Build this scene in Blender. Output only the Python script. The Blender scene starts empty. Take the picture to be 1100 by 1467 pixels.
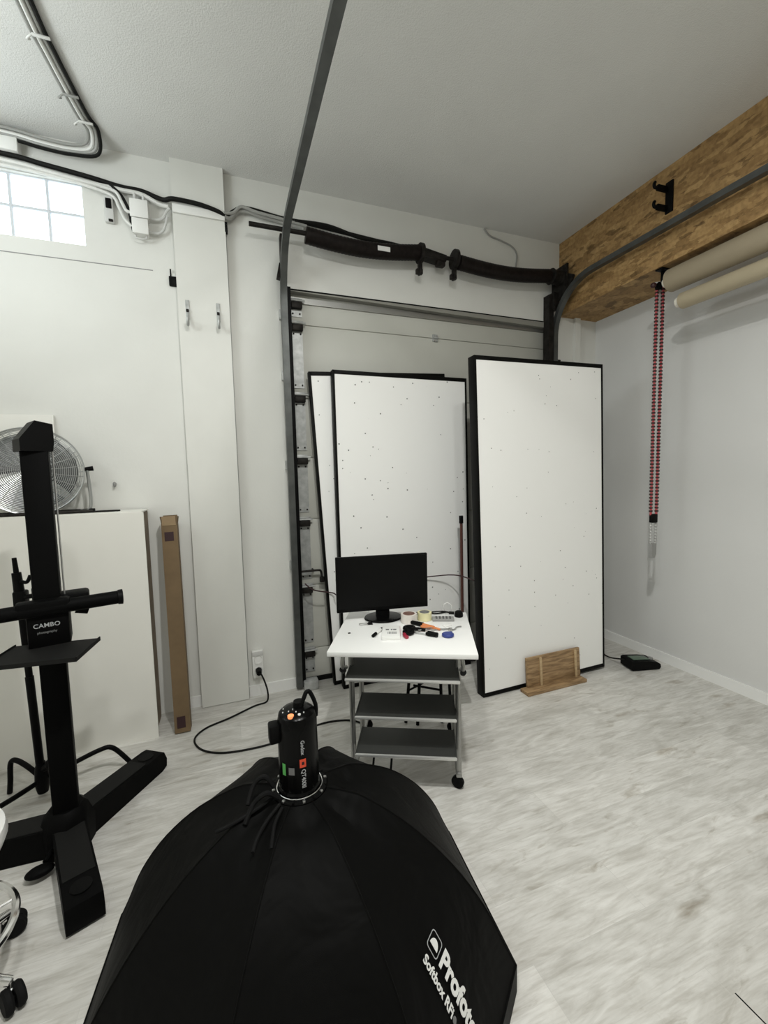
import bpy, bmesh, math, random
from mathutils import Vector, Matrix, Euler, noise
random.seed(7)
PI = math.pi
R = math.radians
scene = bpy.context.scene
col = scene.collection

# ------------------------------------------------------------------ materials
def new_mat(name):
    m = bpy.data.materials.new(name); m.use_nodes = True
    nt = m.node_tree
    b = nt.nodes.get('Principled BSDF')
    return m, nt, b

def mat(name, c, rough=0.5, metal=0.0, bump=0.0, bscale=200.0, var=0.0, vscale=8.0, spec=0.5, emit=None, estr=0.0):
    m, nt, b = new_mat(name)
    N, Lk = nt.nodes, nt.links
    b.inputs['Base Color'].default_value = (c[0], c[1], c[2], 1)
    b.inputs['Roughness'].default_value = rough
    b.inputs['Metallic'].default_value = metal
    b.inputs['Specular IOR Level'].default_value = spec
    if emit:
        b.inputs['Emission Color'].default_value = (*emit, 1)
        b.inputs['Emission Strength'].default_value = estr
    tc = N.new('ShaderNodeTexCoord')
    if var > 0:
        n = N.new('ShaderNodeTexNoise'); n.inputs['Scale'].default_value = vscale; n.inputs['Detail'].default_value = 5
        Lk.new(tc.outputs['Object'], n.inputs['Vector'])
        r = N.new('ShaderNodeValToRGB')
        lo = [max(0, x * (1 - var)) for x in c]; hi = [min(1, x * (1 + var)) for x in c]
        r.color_ramp.elements[0].position = 0.3; r.color_ramp.elements[1].position = 0.7
        r.color_ramp.elements[0].color = (*lo, 1); r.color_ramp.elements[1].color = (*hi, 1)
        Lk.new(n.outputs['Fac'], r.inputs['Fac']); Lk.new(r.outputs['Color'], b.inputs['Base Color'])
    if bump > 0:
        n2 = N.new('ShaderNodeTexNoise'); n2.inputs['Scale'].default_value = bscale; n2.inputs['Detail'].default_value = 3
        Lk.new(tc.outputs['Object'], n2.inputs['Vector'])
        bp = N.new('ShaderNodeBump'); bp.inputs['Strength'].default_value = bump; bp.inputs['Distance'].default_value = 0.01
        Lk.new(n2.outputs['Fac'], bp.inputs['Height']); Lk.new(bp.outputs['Normal'], b.inputs['Normal'])
    return m

M = {}
M['wall'] = mat('white_wall_paint', (.75, .75, .71), .65, bump=.05, bscale=60, var=.02, vscale=3)
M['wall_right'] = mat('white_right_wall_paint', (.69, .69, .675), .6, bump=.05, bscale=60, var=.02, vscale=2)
M['ceiling'] = mat('ceiling_render', (.72, .72, .695), .85, bump=.25, bscale=140, var=.02, vscale=4)
M['pilaster'] = mat('white_painted_board', (.75, .75, .705), .5, var=.02, vscale=4)
M['door'] = mat('grey_white_door_skin', (.53, .53, .48), .5, bump=.04, bscale=300, var=.03, vscale=3)
M['base'] = mat('white_skirting', (.84, .84, .82), .45)
M['white_plastic'] = mat('white_plastic', (.82, .82, .79), .4)
M['off_plastic'] = mat('grey_white_plastic', (.62, .62, .60), .45)
M['black'] = mat('black_plastic', (.004, .004, .004), .45, spec=0.08)
M['black_gloss'] = mat('black_gloss', (.003, .003, .003), .22, spec=0.1)
M['black_matte'] = mat('black_powder_coat', (.003, .003, .003), .55, bump=.08, bscale=500, spec=0.05)
M['black_top'] = mat('dark_grey_cover', (.012, .012, .0115), .6, spec=0.07)
M['rubber'] = mat('black_rubber', (.010, .010, .010), .7, spec=0.06)
M['cord'] = mat('black_cord', (.012, .012, .011), .5, spec=0.08)
M['white_cable'] = mat('white_cable', (.72, .72, .69), .45)
M['grey_cable'] = mat('grey_cable', (.33, .33, .31), .45)
M['galv'] = mat('galvanised_steel', (.44, .45, .44), .45, .4, var=.2, vscale=25)
M['track'] = mat('track_steel', (.105, .11, .107), .42, .7, var=.2, vscale=12)
M['dark_steel'] = mat('dark_oily_steel', (.020, .018, .016), .5, .3, var=.5, vscale=30, spec=.15)
M['spring'] = mat('black_spring', (.011, .008, .007), .5, .1, var=.5, vscale=40, spec=.15)
M['chrome'] = mat('chrome', (.80, .80, .80), .12, 1.0)
M['fan_chrome'] = mat('fan_wire_chrome', (.44, .45, .45), .30, 1.0)
M['silver'] = mat('silver_grey_metal', (.36, .36, .345), .38, .8)
M['lip'] = mat('bright_shelf_lip', (.70, .70, .68), .35, .6)
M['blade'] = mat('dull_fan_blade', (.17, .175, .175), .42, .7)
M['seal'] = mat('grey_tan_door_seal', (.27, .265, .235), .6)
M['mesh_metal'] = mat('dark_grey_shelf_metal', (.050, .052, .048), .45, .3, spec=0.2)
M['desk'] = mat('white_laminate', (.86, .86, .84), .35)
M['cab'] = mat('cream_white_cabinet_paint', (.80, .79, .735), .5, var=.015, vscale=4)
M['mdf'] = mat('raw_brown_board_edge', (.205, .160, .112), .75, var=.12, vscale=20)
M['card'] = mat('brown_cardboard', (.165, .110, .056), .8, var=.10, vscale=14)
M['card_light'] = mat('light_cardboard_flap', (.33, .235, .135), .8, var=.08, vscale=14)
M['maroon'] = mat('dark_maroon_label', (.030, .008, .010), .6)
M['text_white'] = mat('white_print', (.80, .80, .78), .6)
M['text_grey'] = mat('grey_print', (.17, .17, .17), .6)
M['text_dim'] = mat('light_grey_print', (.42, .43, .44), .5)
M['red'] = mat('orange_red_label', (.80, .085, .035), .5)
M['green'] = mat('green_sticker', (.10, .42, .10), .5)
M['orange_btn'] = mat('lit_orange_button', (.9, .30, .12), .4, emit=(1, .35, .12), estr=.8)
M['paper_roll'] = mat('kraft_paper_roll', (.37, .31, .215), .7, var=.05, vscale=6)
M['paper_roll2'] = mat('beige_paper_roll', (.47, .40, .275), .7, var=.04, vscale=6)
M['paper_core'] = mat('cream_paper_core', (.74, .70, .61), .7)
M['chain_red'] = mat('red_bead_cord', (.46, .075, .085), .55)
M['bead'] = mat('dark_bead', (.040, .012, .012), .4)
M['bead_grey'] = mat('grey_bead', (.36, .36, .35), .4)
M['grey_weight'] = mat('grey_plastic_weight', (.27, .27, .26), .5)
M['red_dark'] = mat('brown_red_pole', (.085, .028, .020), .5)
M['tape_w'] = mat('white_tape', (.70, .66, .61), .45)
M['tape_y'] = mat('yellow_masking_tape', (.74, .70, .42), .5)
M['tape_core'] = mat('tape_core', (.25, .15, .12), .7)
M['blue'] = mat('blue_plastic', (.025, .045, .22), .4)
M['crimson'] = mat('crimson_plastic', (.33, .02, .045), .4)
M['orange'] = mat('orange_plastic', (.62, .21, .07), .45)
M['steel'] = mat('bright_steel', (.5, .5, .49), .3, .9)
M['lime_screen'] = mat('dark_green_panel', (.10, .15, .11), .25)
M['glassclear'] = mat('clear_plastic', (.6, .6, .6), .15)
M['stool_white'] = mat('white_vinyl', (.80, .80, .78), .35)
M['flat_black'] = mat('flat_frame_black', (.0045, .0045, .004), .5, spec=0.08)

def brush_screen():
    m, nt, b = new_mat('monitor_screen')
    b.inputs['Base Color'].default_value = (.003, .003, .003, 1); b.inputs['Roughness'].default_value = .35; b.inputs['Specular IOR Level'].default_value = .12
    return m
M['screen'] = brush_screen()

def floor_mat():
    m, nt, b = new_mat('whitewashed_laminate')
    N, L = nt.nodes, nt.links
    tc = N.new('ShaderNodeTexCoord')
    br = N.new('ShaderNodeTexBrick')
    br.offset = .37; br.inputs['Scale'].default_value = 1
    br.inputs['Brick Width'].default_value = 1.28; br.inputs['Row Height'].default_value = .192
    br.inputs['Mortar Size'].default_value = .0007; br.inputs['Mortar Smooth'].default_value = .1
    br.inputs['Color1'].default_value = (0, 0, 0, 1); br.inputs['Color2'].default_value = (1, 1, 1, 1)
    br.inputs['Mortar'].default_value = (.5, .5, .5, 1)
    L.new(tc.outputs['Object'], br.inputs['Vector'])
    # per-plank shift of the grain
    sep = N.new('ShaderNodeSeparateXYZ'); L.new(tc.outputs['Object'], sep.inputs[0])
    dv = N.new('ShaderNodeMath'); dv.operation = 'DIVIDE'; dv.inputs[1].default_value = .192; L.new(sep.outputs['Y'], dv.inputs[0])
    fl = N.new('ShaderNodeMath'); fl.operation = 'FLOOR'; L.new(dv.outputs[0], fl.inputs[0])
    ml = N.new('ShaderNodeMath'); ml.operation = 'MULTIPLY'; ml.inputs[1].default_value = 5.37; L.new(fl.outputs[0], ml.inputs[0])
    cmb = N.new('ShaderNodeCombineXYZ')
    ax = N.new('ShaderNodeMath'); ax.operation = 'ADD'; L.new(sep.outputs['X'], ax.inputs[0]); L.new(ml.outputs[0], ax.inputs[1])
    L.new(ax.outputs[0], cmb.inputs['X']); L.new(sep.outputs['Y'], cmb.inputs['Y']); L.new(ml.outputs[0], cmb.inputs['Z'])
    def grain(sx, sy, scale, det, dist):
        mp = N.new('ShaderNodeMapping'); mp.inputs['Scale'].default_value = (sx, sy, 1)
        L.new(cmb.outputs[0], mp.inputs['Vector'])
        n = N.new('ShaderNodeTexNoise'); n.inputs['Scale'].default_value = scale; n.inputs['Detail'].default_value = det
        n.inputs['Distortion'].default_value = dist; n.inputs['Roughness'].default_value = .6
        L.new(mp.outputs[0], n.inputs['Vector']); return n
    g1 = grain(2.2, 8, 2.0, 8, .9); g2 = grain(4.5, 50, 2.0, 5, .3); g3 = grain(2.6, 9, 1.6, 7, 1.4)
    r1 = N.new('ShaderNodeValToRGB'); r1.color_ramp.elements[0].position = .34; r1.color_ramp.elements[1].position = .66
    r1.color_ramp.elements[0].color = (.56, .545, .505, 1); r1.color_ramp.elements[1].color = (.77, .76, .725, 1)
    L.new(g1.outputs['Fac'], r1.inputs['Fac'])
    r2 = N.new('ShaderNodeValToRGB'); r2.color_ramp.elements[0].position = .36; r2.color_ramp.elements[1].position = .56
    r2.color_ramp.elements[0].color = (.86, .85, .835, 1); r2.color_ramp.elements[1].color = (1, 1, 1, 1)
    L.new(g2.outputs['Fac'], r2.inputs['Fac'])
    r3 = N.new('ShaderNodeValToRGB'); r3.color_ramp.elements[0].position = .25; r3.color_ramp.elements[1].position = .40
    r3.color_ramp.elements[0].color = (.66, .63, .58, 1); r3.color_ramp.elements[1].color = (1, 1, 1, 1)
    L.new(g3.outputs['Fac'], r3.inputs['Fac'])
    def mul(a, c):
        x = N.new('ShaderNodeMix'); x.data_type = 'RGBA'; x.blend_type = 'MULTIPLY'; x.inputs['Factor'].default_value = 1
        L.new(a, x.inputs['A']); L.new(c, x.inputs['B']); return x.outputs['Result']
    c1 = mul(r1.outputs['Color'], r2.outputs['Color']); c2 = mul(c1, r3.outputs['Color'])
    rp = N.new('ShaderNodeValToRGB'); rp.color_ramp.elements[0].color = (.87, .87, .865, 1); rp.color_ramp.elements[1].color = (1.0, 1.0, 1.0, 1)
    L.new(br.outputs['Color'], rp.inputs['Fac']); c3 = mul(c2, rp.outputs['Color'])
    mpk = N.new('ShaderNodeMapping'); mpk.inputs['Scale'].default_value = (1.3, 5.2, 1); L.new(cmb.outputs[0], mpk.inputs['Vector'])
    nk = N.new('ShaderNodeTexNoise'); nk.inputs['Scale'].default_value = 7; nk.inputs['Detail'].default_value = 4; L.new(mpk.outputs[0], nk.inputs['Vector'])
    adk = N.new('ShaderNodeVectorMath'); adk.operation = 'MULTIPLY_ADD'; adk.inputs[1].default_value = (.35, .35, 0); L.new(nk.outputs['Color'], adk.inputs[0]); L.new(mpk.outputs[0], adk.inputs[2])
    vk = N.new('ShaderNodeTexVoronoi'); vk.voronoi_dimensions = '2D'; vk.inputs['Scale'].default_value = 1.0; L.new(adk.outputs[0], vk.inputs['Vector'])
    rk = N.new('ShaderNodeValToRGB'); rk.color_ramp.elements[0].position = .02; rk.color_ramp.elements[1].position = .13
    rk.color_ramp.elements[0].color = (.66, .62, .57, 1); rk.color_ramp.elements[1].color = (1, 1, 1, 1)
    sk = N.new('ShaderNodeSeparateColor'); L.new(vk.outputs['Color'], sk.inputs[0])
    pick = N.new('ShaderNodeMath'); pick.operation = 'LESS_THAN'; pick.inputs[1].default_value = .62; L.new(sk.outputs[0], pick.inputs[0])
    dk = N.new('ShaderNodeMath'); dk.operation = 'ADD'; L.new(vk.outputs['Distance'], dk.inputs[0]); L.new(pick.outputs[0], dk.inputs[1])
    L.new(dk.outputs[0], rk.inputs['Fac']); c3 = mul(c3, rk.outputs['Color'])
    rm = N.new('ShaderNodeMix'); rm.data_type = 'RGBA'; L.new(br.outputs['Fac'], rm.inputs['Factor'])
    L.new(c3, rm.inputs['A']); rm.inputs['B'].default_value = (.52, .51, .48, 1)
    L.new(rm.outputs['Result'], b.inputs['Base Color'])
    b.inputs['Roughness'].default_value = .42
    bp = N.new('ShaderNodeBump'); bp.inputs['Strength'].default_value = .08; bp.inputs['Distance'].default_value = .004
    L.new(g2.outputs['Fac'], bp.inputs['Height']); L.new(bp.outputs['Normal'], b.inputs['Normal'])
    return m
M['floor'] = floor_mat()

def osb_mat():
    m, nt, b = new_mat('strand_board')
    N, L = nt.nodes, nt.links
    tc = N.new('ShaderNodeTexCoord')
    def layer(rot, sc, seed):
        mp = N.new('ShaderNodeMapping'); mp.inputs['Rotation'].default_value = (rot, 0, 0)
        mp.inputs['Scale'].default_value = (10, 9, 28); mp.inputs['Location'].default_value = (seed, seed * 2, seed)
        L.new(tc.outputs['Object'], mp.inputs['Vector'])
        n0 = N.new('ShaderNodeTexNoise'); n0.inputs['Scale'].default_value = 3; L.new(mp.outputs[0], n0.inputs['Vector'])
        ad = N.new('ShaderNodeVectorMath'); ad.operation = 'MULTIPLY_ADD'; ad.inputs[1].default_value = (.5, .5, .5)
        L.new(n0.outputs['Color'], ad.inputs[0]); L.new(mp.outputs[0], ad.inputs[2])
        v = N.new('ShaderNodeTexVoronoi'); v.inputs['Scale'].default_value = sc
        L.new(ad.outputs[0], v.inputs['Vector']); return v
    v1 = layer(.5, 1.25, 0); v2 = layer(-.7, 1.7, 4)
    r1 = N.new('ShaderNodeValToRGB')
    e = r1.color_ramp.elements
    e[0].position = 0; e[0].color = (.25, .15, .055, 1); e[1].position = 1; e[1].color = (.44, .29, .125, 1)
    x = e.new(.5); x.color = (.345, .215, .085, 1)
    s = N.new('ShaderNodeSeparateColor'); L.new(v1.outputs['Color'], s.inputs[0]); L.new(s.outputs[0], r1.inputs['Fac'])
    r2 = N.new('ShaderNodeValToRGB'); e = r2.color_ramp.elements
    e[0].position = .02; e[0].color = (.58, .54, .48, 1); e[1].position = .16; e[1].color = (1.06, 1.03, 1, 1)
    s2 = N.new('ShaderNodeSeparateColor'); L.new(v2.outputs['Color'], s2.inputs[0]); L.new(s2.outputs[1], r2.inputs['Fac'])
    n = N.new('ShaderNodeTexNoise'); n.inputs['Scale'].default_value = 45; n.inputs['Detail'].default_value = 4
    L.new(tc.outputs['Object'], n.inputs['Vector'])
    r3 = N.new('ShaderNodeValToRGB'); r3.color_ramp.elements[0].position = .3; r3.color_ramp.elements[1].position = .6
    r3.color_ramp.elements[0].color = (.75, .72, .68, 1); r3.color_ramp.elements[1].color = (1.05, 1.05, 1.05, 1)
    L.new(n.outputs['Fac'], r3.inputs['Fac'])
    def mul(a, c):
        x = N.new('ShaderNodeMix'); x.data_type = 'RGBA'; x.blend_type = 'MULTIPLY'; x.inputs['Factor'].default_value = 1
        L.new(a, x.inputs['A']); L.new(c, x.inputs['B']); return x.outputs['Result']
    o = mul(mul(r1.outputs['Color'], r2.outputs['Color']), r3.outputs['Color'])
    L.new(o, b.inputs['Base Color']); b.inputs['Roughness'].default_value = .65
    return m
M['osb'] = osb_mat()

def wood_mat(name, dark, light):
    m, nt, b = new_mat(name)
    N, L = nt.nodes, nt.links
    tc = N.new('ShaderNodeTexCoord'); mp = N.new('ShaderNodeMapping'); mp.inputs['Scale'].default_value = (4, 30, 30)
    L.new(tc.outputs['Object'], mp.inputs['Vector'])
    n = N.new('ShaderNodeTexNoise'); n.inputs['Scale'].default_value = 2; n.inputs['Detail'].default_value = 5; n.inputs['Distortion'].default_value = .6
    L.new(mp.outputs[0], n.inputs['Vector'])
    r = N.new('ShaderNodeValToRGB'); r.color_ramp.elements[0].position = .35; r.color_ramp.elements[1].position = .65
    r.color_ramp.elements[0].color = (*dark, 1); r.color_ramp.elements[1].color = (*light, 1)
    L.new(n.outputs['Fac'], r.inputs['Fac']); L.new(r.outputs['Color'], b.inputs['Base Color']); b.inputs['Roughness'].default_value = .6
    return m
M['wood'] = wood_mat('brown_wood', (.20, .12, .055), (.40, .265, .135))
M['wood_light'] = wood_mat('pale_wood', (.46, .33, .18), (.55, .41, .24))

def flat_board_mat(seed):
    m, nt, b = new_mat('white_foam_board_with_pinholes')
    N, L = nt.nodes, nt.links
    tc = N.new('ShaderNodeTexCoord'); mp = N.new('ShaderNodeMapping'); mp.inputs['Location'].default_value = (seed, seed, seed)
    mp.inputs['Scale'].default_value = (1, 0, 1)
    L.new(tc.outputs['Object'], mp.inputs['Vector'])
    v = N.new('ShaderNodeTexVoronoi'); v.inputs['Scale'].default_value = 18; v.inputs['Randomness'].default_value = 1
    L.new(mp.outputs[0], v.inputs['Vector'])
    sc = N.new('ShaderNodeSeparateColor'); L.new(v.outputs['Color'], sc.inputs[0])
    gt = N.new('ShaderNodeMath'); gt.operation = 'GREATER_THAN'; gt.inputs[1].default_value = .30; L.new(sc.outputs[0], gt.inputs[0])
    rad = N.new('ShaderNodeMapRange'); rad.inputs['To Min'].default_value = .035; rad.inputs['To Max'].default_value = .105
    L.new(sc.outputs[1], rad.inputs['Value'])
    lt = N.new('ShaderNodeMath'); lt.operation = 'LESS_THAN'; L.new(v.outputs['Distance'], lt.inputs[0]); L.new(rad.outputs[0], lt.inputs[1])
    an = N.new('ShaderNodeMath'); an.operation = 'MULTIPLY'; L.new(gt.outputs[0], an.inputs[0]); L.new(lt.outputs[0], an.inputs[1])
    mx = N.new('ShaderNodeMix'); mx.data_type = 'RGBA'; L.new(an.outputs[0], mx.inputs['Factor'])
    mx.inputs['A'].default_value = (.93, .93, .905, 1); mx.inputs['B'].default_value = (.13, .13, .12, 1)
    L.new(mx.outputs['Result'], b.inputs['Base Color']); b.inputs['Roughness'].default_value = .5
    return m

def fabric_mat():
    m, nt, b = new_mat('black_softbox_nylon')
    N, L = nt.nodes, nt.links
    b.inputs['Base Color'].default_value = (.0034, .0034, .0032, 1); b.inputs['Roughness'].default_value = .55
    b.inputs['Specular IOR Level'].default_value = .055
    tc = N.new('ShaderNodeTexCoord')
    n = N.new('ShaderNodeTexNoise'); n.inputs['Scale'].default_value = 5; n.inputs['Detail'].default_value = 3; n.inputs['Distortion'].default_value = .8
    L.new(tc.outputs['Object'], n.inputs['Vector'])
    bp = N.new('ShaderNodeBump'); bp.inputs['Strength'].default_value = .5; bp.inputs['Distance'].default_value = .03
    L.new(n.outputs['Fac'], bp.inputs['Height'])
    n2 = N.new('ShaderNodeTexNoise'); n2.inputs['Scale'].default_value = 900
    L.new(tc.outputs['Object'], n2.inputs['Vector'])
    bp2 = N.new('ShaderNodeBump'); bp2.inputs['Strength'].default_value = .15; bp2.inputs['Distance'].default_value = .002
    L.new(n2.outputs['Fac'], bp2.inputs['Height']); L.new(bp.outputs['Normal'], bp2.inputs['Normal'])
    L.new(bp2.outputs['Normal'], b.inputs['Normal'])
    return m
M['fabric'] = fabric_mat()

def glass_block_mat():
    m, nt, b = new_mat('daylit_glass_block')
    b.inputs['Base Color'].default_value = (.75, .8, .82, 1); b.inputs['Roughness'].default_value = .15
    b.inputs['Emission Color'].default_value = (.86, .95, 1, 1); b.inputs['Emission Strength'].default_value = 2.2
    return m
M['glass_block'] = glass_block_mat()
M['grout'] = mat('pale_grout', (.62, .65, .68), .8)

# ------------------------------------------------------------------ mesh helpers
class MB:
    def __init__(self): self.bm = bmesh.new()
    def _xf(self, vs, m):
        for v in vs: v.co = m @ v.co
        return vs
    def box(self, c, s, rot=(0, 0, 0), bevel=0.0, seg=2):
        r = bmesh.ops.create_cube(self.bm, size=1); vs = r['verts']
        for v in vs: v.co = Vector((v.co.x * s[0], v.co.y * s[1], v.co.z * s[2]))
        if bevel > 0:
            es = list({e for v in vs for e in v.link_edges})
            rr = bmesh.ops.bevel(self.bm, geom=es, offset=bevel, segments=seg, profile=.5, affect='EDGES')
            vs = list({v for f in rr['faces'] for v in f.verts} | {v for v in vs if v.is_valid})
        m = Matrix.Translation(c) @ Euler(rot).to_matrix().to_4x4()
        self._xf(vs, m); return self
    def bx(self, x0, x1, y0, y1, z0, z1, bevel=0.0):
        return self.box(((x0 + x1) / 2, (y0 + y1) / 2, (z0 + z1) / 2), (abs(x1 - x0), abs(y1 - y0), abs(z1 - z0)), bevel=bevel)
    def cyl(self, p0, p1, r0, r1=None, seg=24, cap=True):
        r1 = r0 if r1 is None else r1
        p0 = Vector(p0); p1 = Vector(p1); d = p1 - p0
        q = d.to_track_quat('Z', 'Y').to_matrix()
        a = [self.bm.verts.new(p0 + q @ Vector((r0 * math.cos(2 * PI * i / seg), r0 * math.sin(2 * PI * i / seg), 0))) for i in range(seg)]
        b = [self.bm.verts.new(p1 + q @ Vector((r1 * math.cos(2 * PI * i / seg), r1 * math.sin(2 * PI * i / seg), 0))) for i in range(seg)]
        for i in range(seg): self.bm.faces.new((a[i], a[(i + 1) % seg], b[(i + 1) % seg], b[i]))
        if cap: self.bm.faces.new(a[::-1]); self.bm.faces.new(b)
        return self
    def tube(self, pts, r, seg=10, smooth=6, closed=False):
        P = [Vector(p) for p in pts]
        if smooth > 1 and len(P) > 2: P = spline(P, smooth, closed)
        n = len(P); rings = []; prev = None
        for i, p in enumerate(P):
            if closed: t = (P[(i + 1) % n] - P[i - 1])
            else: t = P[min(i + 1, n - 1)] - P[max(i - 1, 0)]
            if t.length < 1e-9: t = Vector((0, 0, 1))
            t.normalize()
            if prev is None:
                u = t.cross(Vector((0, 0, 1)))
                if u.length < 1e-3: u = t.cross(Vector((1, 0, 0)))
            else: u = prev - t * prev.dot(t)
            u.normalize(); prev = u; w = t.cross(u)
            rr = r(i / max(1, n - 1)) if callable(r) else r
            rings.append([self.bm.verts.new(p + rr * (u * math.cos(2 * PI * k / seg) + w * math.sin(2 * PI * k / seg))) for k in range(seg)])
        m = n if closed else n - 1
        for i in range(m):
            a, b = rings[i], rings[(i + 1) % n]
            for k in range(seg): self.bm.faces.new((a[k], a[(k + 1) % seg], b[(k + 1) % seg], b[k]))
        if not closed: self.bm.faces.new(rings[0][::-1]); self.bm.faces.new(rings[-1])
        return self
    def lathe(self, prof, c=(0, 0, 0), seg=40, axis=(0, 0, 1), close=False):
        q = Vector(axis).to_track_quat('Z', 'Y').to_matrix(); c = Vector(c); rings = []
        for (r, z) in prof:
            if r < 1e-6: rings.append([self.bm.verts.new(c + q @ Vector((0, 0, z)))])
            else: rings.append([self.bm.verts.new(c + q @ Vector((r * math.cos(2 * PI * i / seg), r * math.sin(2 * PI * i / seg), z))) for i in range(seg)])
        m = len(rings) if close else len(rings) - 1
        for j in range(m):
            a, b = rings[j], rings[(j + 1) % len(rings)]
            for i in range(seg):
                k = (i + 1) % seg
                if len(a) == 1 and len(b) == 1: continue
                if len(a) == 1: self.bm.faces.new((a[0], b[k], b[i]))
                elif len(b) == 1: self.bm.faces.new((a[i], a[k], b[0]))
                else: self.bm.faces.new((a[i], a[k], b[k], b[i]))
        return self
    def ring(self, c, r, t, axis=(0, 0, 1), seg=48, tseg=8):
        prof = [(r + t * math.cos(2 * PI * k / tseg), t * math.sin(2 * PI * k / tseg)) for k in range(tseg)]
        return self.lathe(prof, c, seg, axis, close=True)
    def sphere(self, c, r, seg=16, rings=10, sc=(1, 1, 1)):
        rr = bmesh.ops.create_uvsphere(self.bm, u_segments=seg, v_segments=rings, radius=r)
        for v in rr['verts']: v.co = Vector((v.co.x * sc[0], v.co.y * sc[1], v.co.z * sc[2])) + Vector(c)
        return self
    def prism(self, poly, d, m=None):
        """polygon in local XY extruded +-d/2 along local Z, then mapped by m"""
        m = m or Matrix.Identity(4)
        a = [self.bm.verts.new(m @ Vector((x, y, -d / 2))) for x, y in poly]
        b = [self.bm.verts.new(m @ Vector((x, y, d / 2))) for x, y in poly]
        n = len(poly)
        for i in range(n): self.bm.faces.new((a[i], a[(i + 1) % n], b[(i + 1) % n], b[i]))
        self.bm.faces.new(a[::-1]); self.bm.faces.new(b); return self
    def sweep(self, path, prof, xdir):
        """sweep an open profile [(a,b)] along path; a is along xdir, b along (tangent x xdir)"""
        P = [Vector(p) for p in path]; X = Vector(xdir).normalized(); rings = []
        for i, p in enumerate(P):
            t = (P[min(i + 1, len(P) - 1)] - P[max(i - 1, 0)]).normalized(); Yv = t.cross(X).normalized()
            rings.append([self.bm.verts.new(p + X * a + Yv * b) for a, b in prof])
        n = len(prof)
        for i in range(len(P) - 1):
            for k in range(n):
                self.bm.faces.new((rings[i][k], rings[i][(k + 1) % n], rings[i + 1][(k + 1) % n], rings[i + 1][k]))
        self.bm.faces.new(rings[0][::-1]); self.bm.faces.new(rings[-1]); return self
    def build(self, name, material, parent=None, world=False, smooth=35, bevel=0.0):
        bm = self.bm
        if bevel > 0:
            es = [e for e in bm.edges if len(e.link_faces) == 2 and e.calc_face_angle(0) > R(40)]
            bmesh.ops.bevel(bm, geom=es, offset=bevel, segments=2, profile=.5, affect='EDGES', clamp_overlap=True)
        bmesh.ops.recalc_face_normals(bm, faces=bm.faces)
        me = bpy.data.meshes.new(name); bm.to_mesh(me); bm.free()
        o = bpy.data.objects.new(name, me); col.objects.link(o)
        me.materials.append(material)
        if parent:
            o.parent = parent
            if world: me.transform(wmat(parent).inverted())
        if smooth:
            me.polygons.foreach_set('use_smooth', [True] * len(me.polygons))
            me.set_sharp_from_angle(angle=R(smooth))
        return o

def wmat(o):
    m = Matrix.Translation(o.location) @ o.rotation_euler.to_matrix().to_4x4()
    return wmat(o.parent) @ m if o.parent else m

def spline(P, k, closed=False):
    out = []; n = len(P)
    for i in range(n if closed else n - 1):
        if closed: p0, p1, p2, p3 = P[i - 1], P[i], P[(i + 1) % n], P[(i + 2) % n]
        else: p0, p1, p2, p3 = P[max(i - 1, 0)], P[i], P[i + 1], P[min(i + 2, n - 1)]
        for j in range(k):
            t = j / k
            out.append(.5 * ((2 * p1) + (p2 - p0) * t + (2 * p0 - 5 * p1 + 4 * p2 - p3) * t * t + (3 * p1 - p0 - 3 * p2 + p3) * t ** 3))
    if not closed: out.append(P[-1].copy())
    return out

def tag(o, label=None, cat=None, group=None, kind=None):
    if label: o['label'] = label
    if cat: o['category'] = cat
    if group: o['group'] = group
    if kind: o['kind'] = kind
    return o

def thing(name, label, cat, loc=(0, 0, 0), rz=0, group=None, rot=None):
    o = bpy.data.objects.new(name, None); col.objects.link(o)
    o.empty_display_size = .1; o.location = loc; o.rotation_euler = rot if rot else (0, 0, rz)
    return tag(o, label, cat, group)

def struct(name, mb, m, parent=None, smooth=35, label=None, cat=None):
    o = mb.build(name, m, parent, smooth=smooth)
    o['kind'] = 'structure'
    if label: o['label'] = label
    if cat: o['category'] = cat
    return o

def dup(o, loc, rz=None, label=None):
    c = o.copy(); col.objects.link(c); c.location = loc
    if rz is not None: c.rotation_euler = (0, 0, rz)
    if label: c['label'] = label
    for ch in list(o.children):
        d = ch.copy(); col.objects.link(d); d.parent = c
        for g in list(ch.children):
            e = g.copy(); col.objects.link(e); e.parent = d
    return c

def text_mesh(body, size, bold=0.0, extrude=0.0006, spacing=1.0):
    """returns (verts, faces, width) of lettering lying in XY, baseline on y = 0, starting at x = 0"""
    cu = bpy.data.curves.new('lettering', 'FONT'); cu.body = body; cu.size = size; cu.offset = bold; cu.extrude = extrude
    cu.resolution_u = 3; cu.space_character = spacing
    ob = bpy.data.objects.new('lettering', cu); col.objects.link(ob)
    dg = bpy.context.evaluated_depsgraph_get(); me = bpy.data.meshes.new_from_object(ob.evaluated_get(dg))
    vs = [v.co.copy() for v in me.vertices]; fs = [tuple(p.vertices) for p in me.polygons]
    bpy.data.objects.remove(ob); bpy.data.curves.remove(cu); bpy.data.meshes.remove(me)
    x0 = min(v.x for v in vs)
    for v in vs: v.x -= x0
    return vs, fs, max(v.x for v in vs)

def mesh_from(name, vs, fs, m, parent):
    me = bpy.data.meshes.new(name); me.from_pydata([tuple(v) for v in vs], [], fs); me.update()
    o = bpy.data.objects.new(name, me); col.objects.link(o); me.materials.append(m); o.parent = parent
    return o

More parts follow.
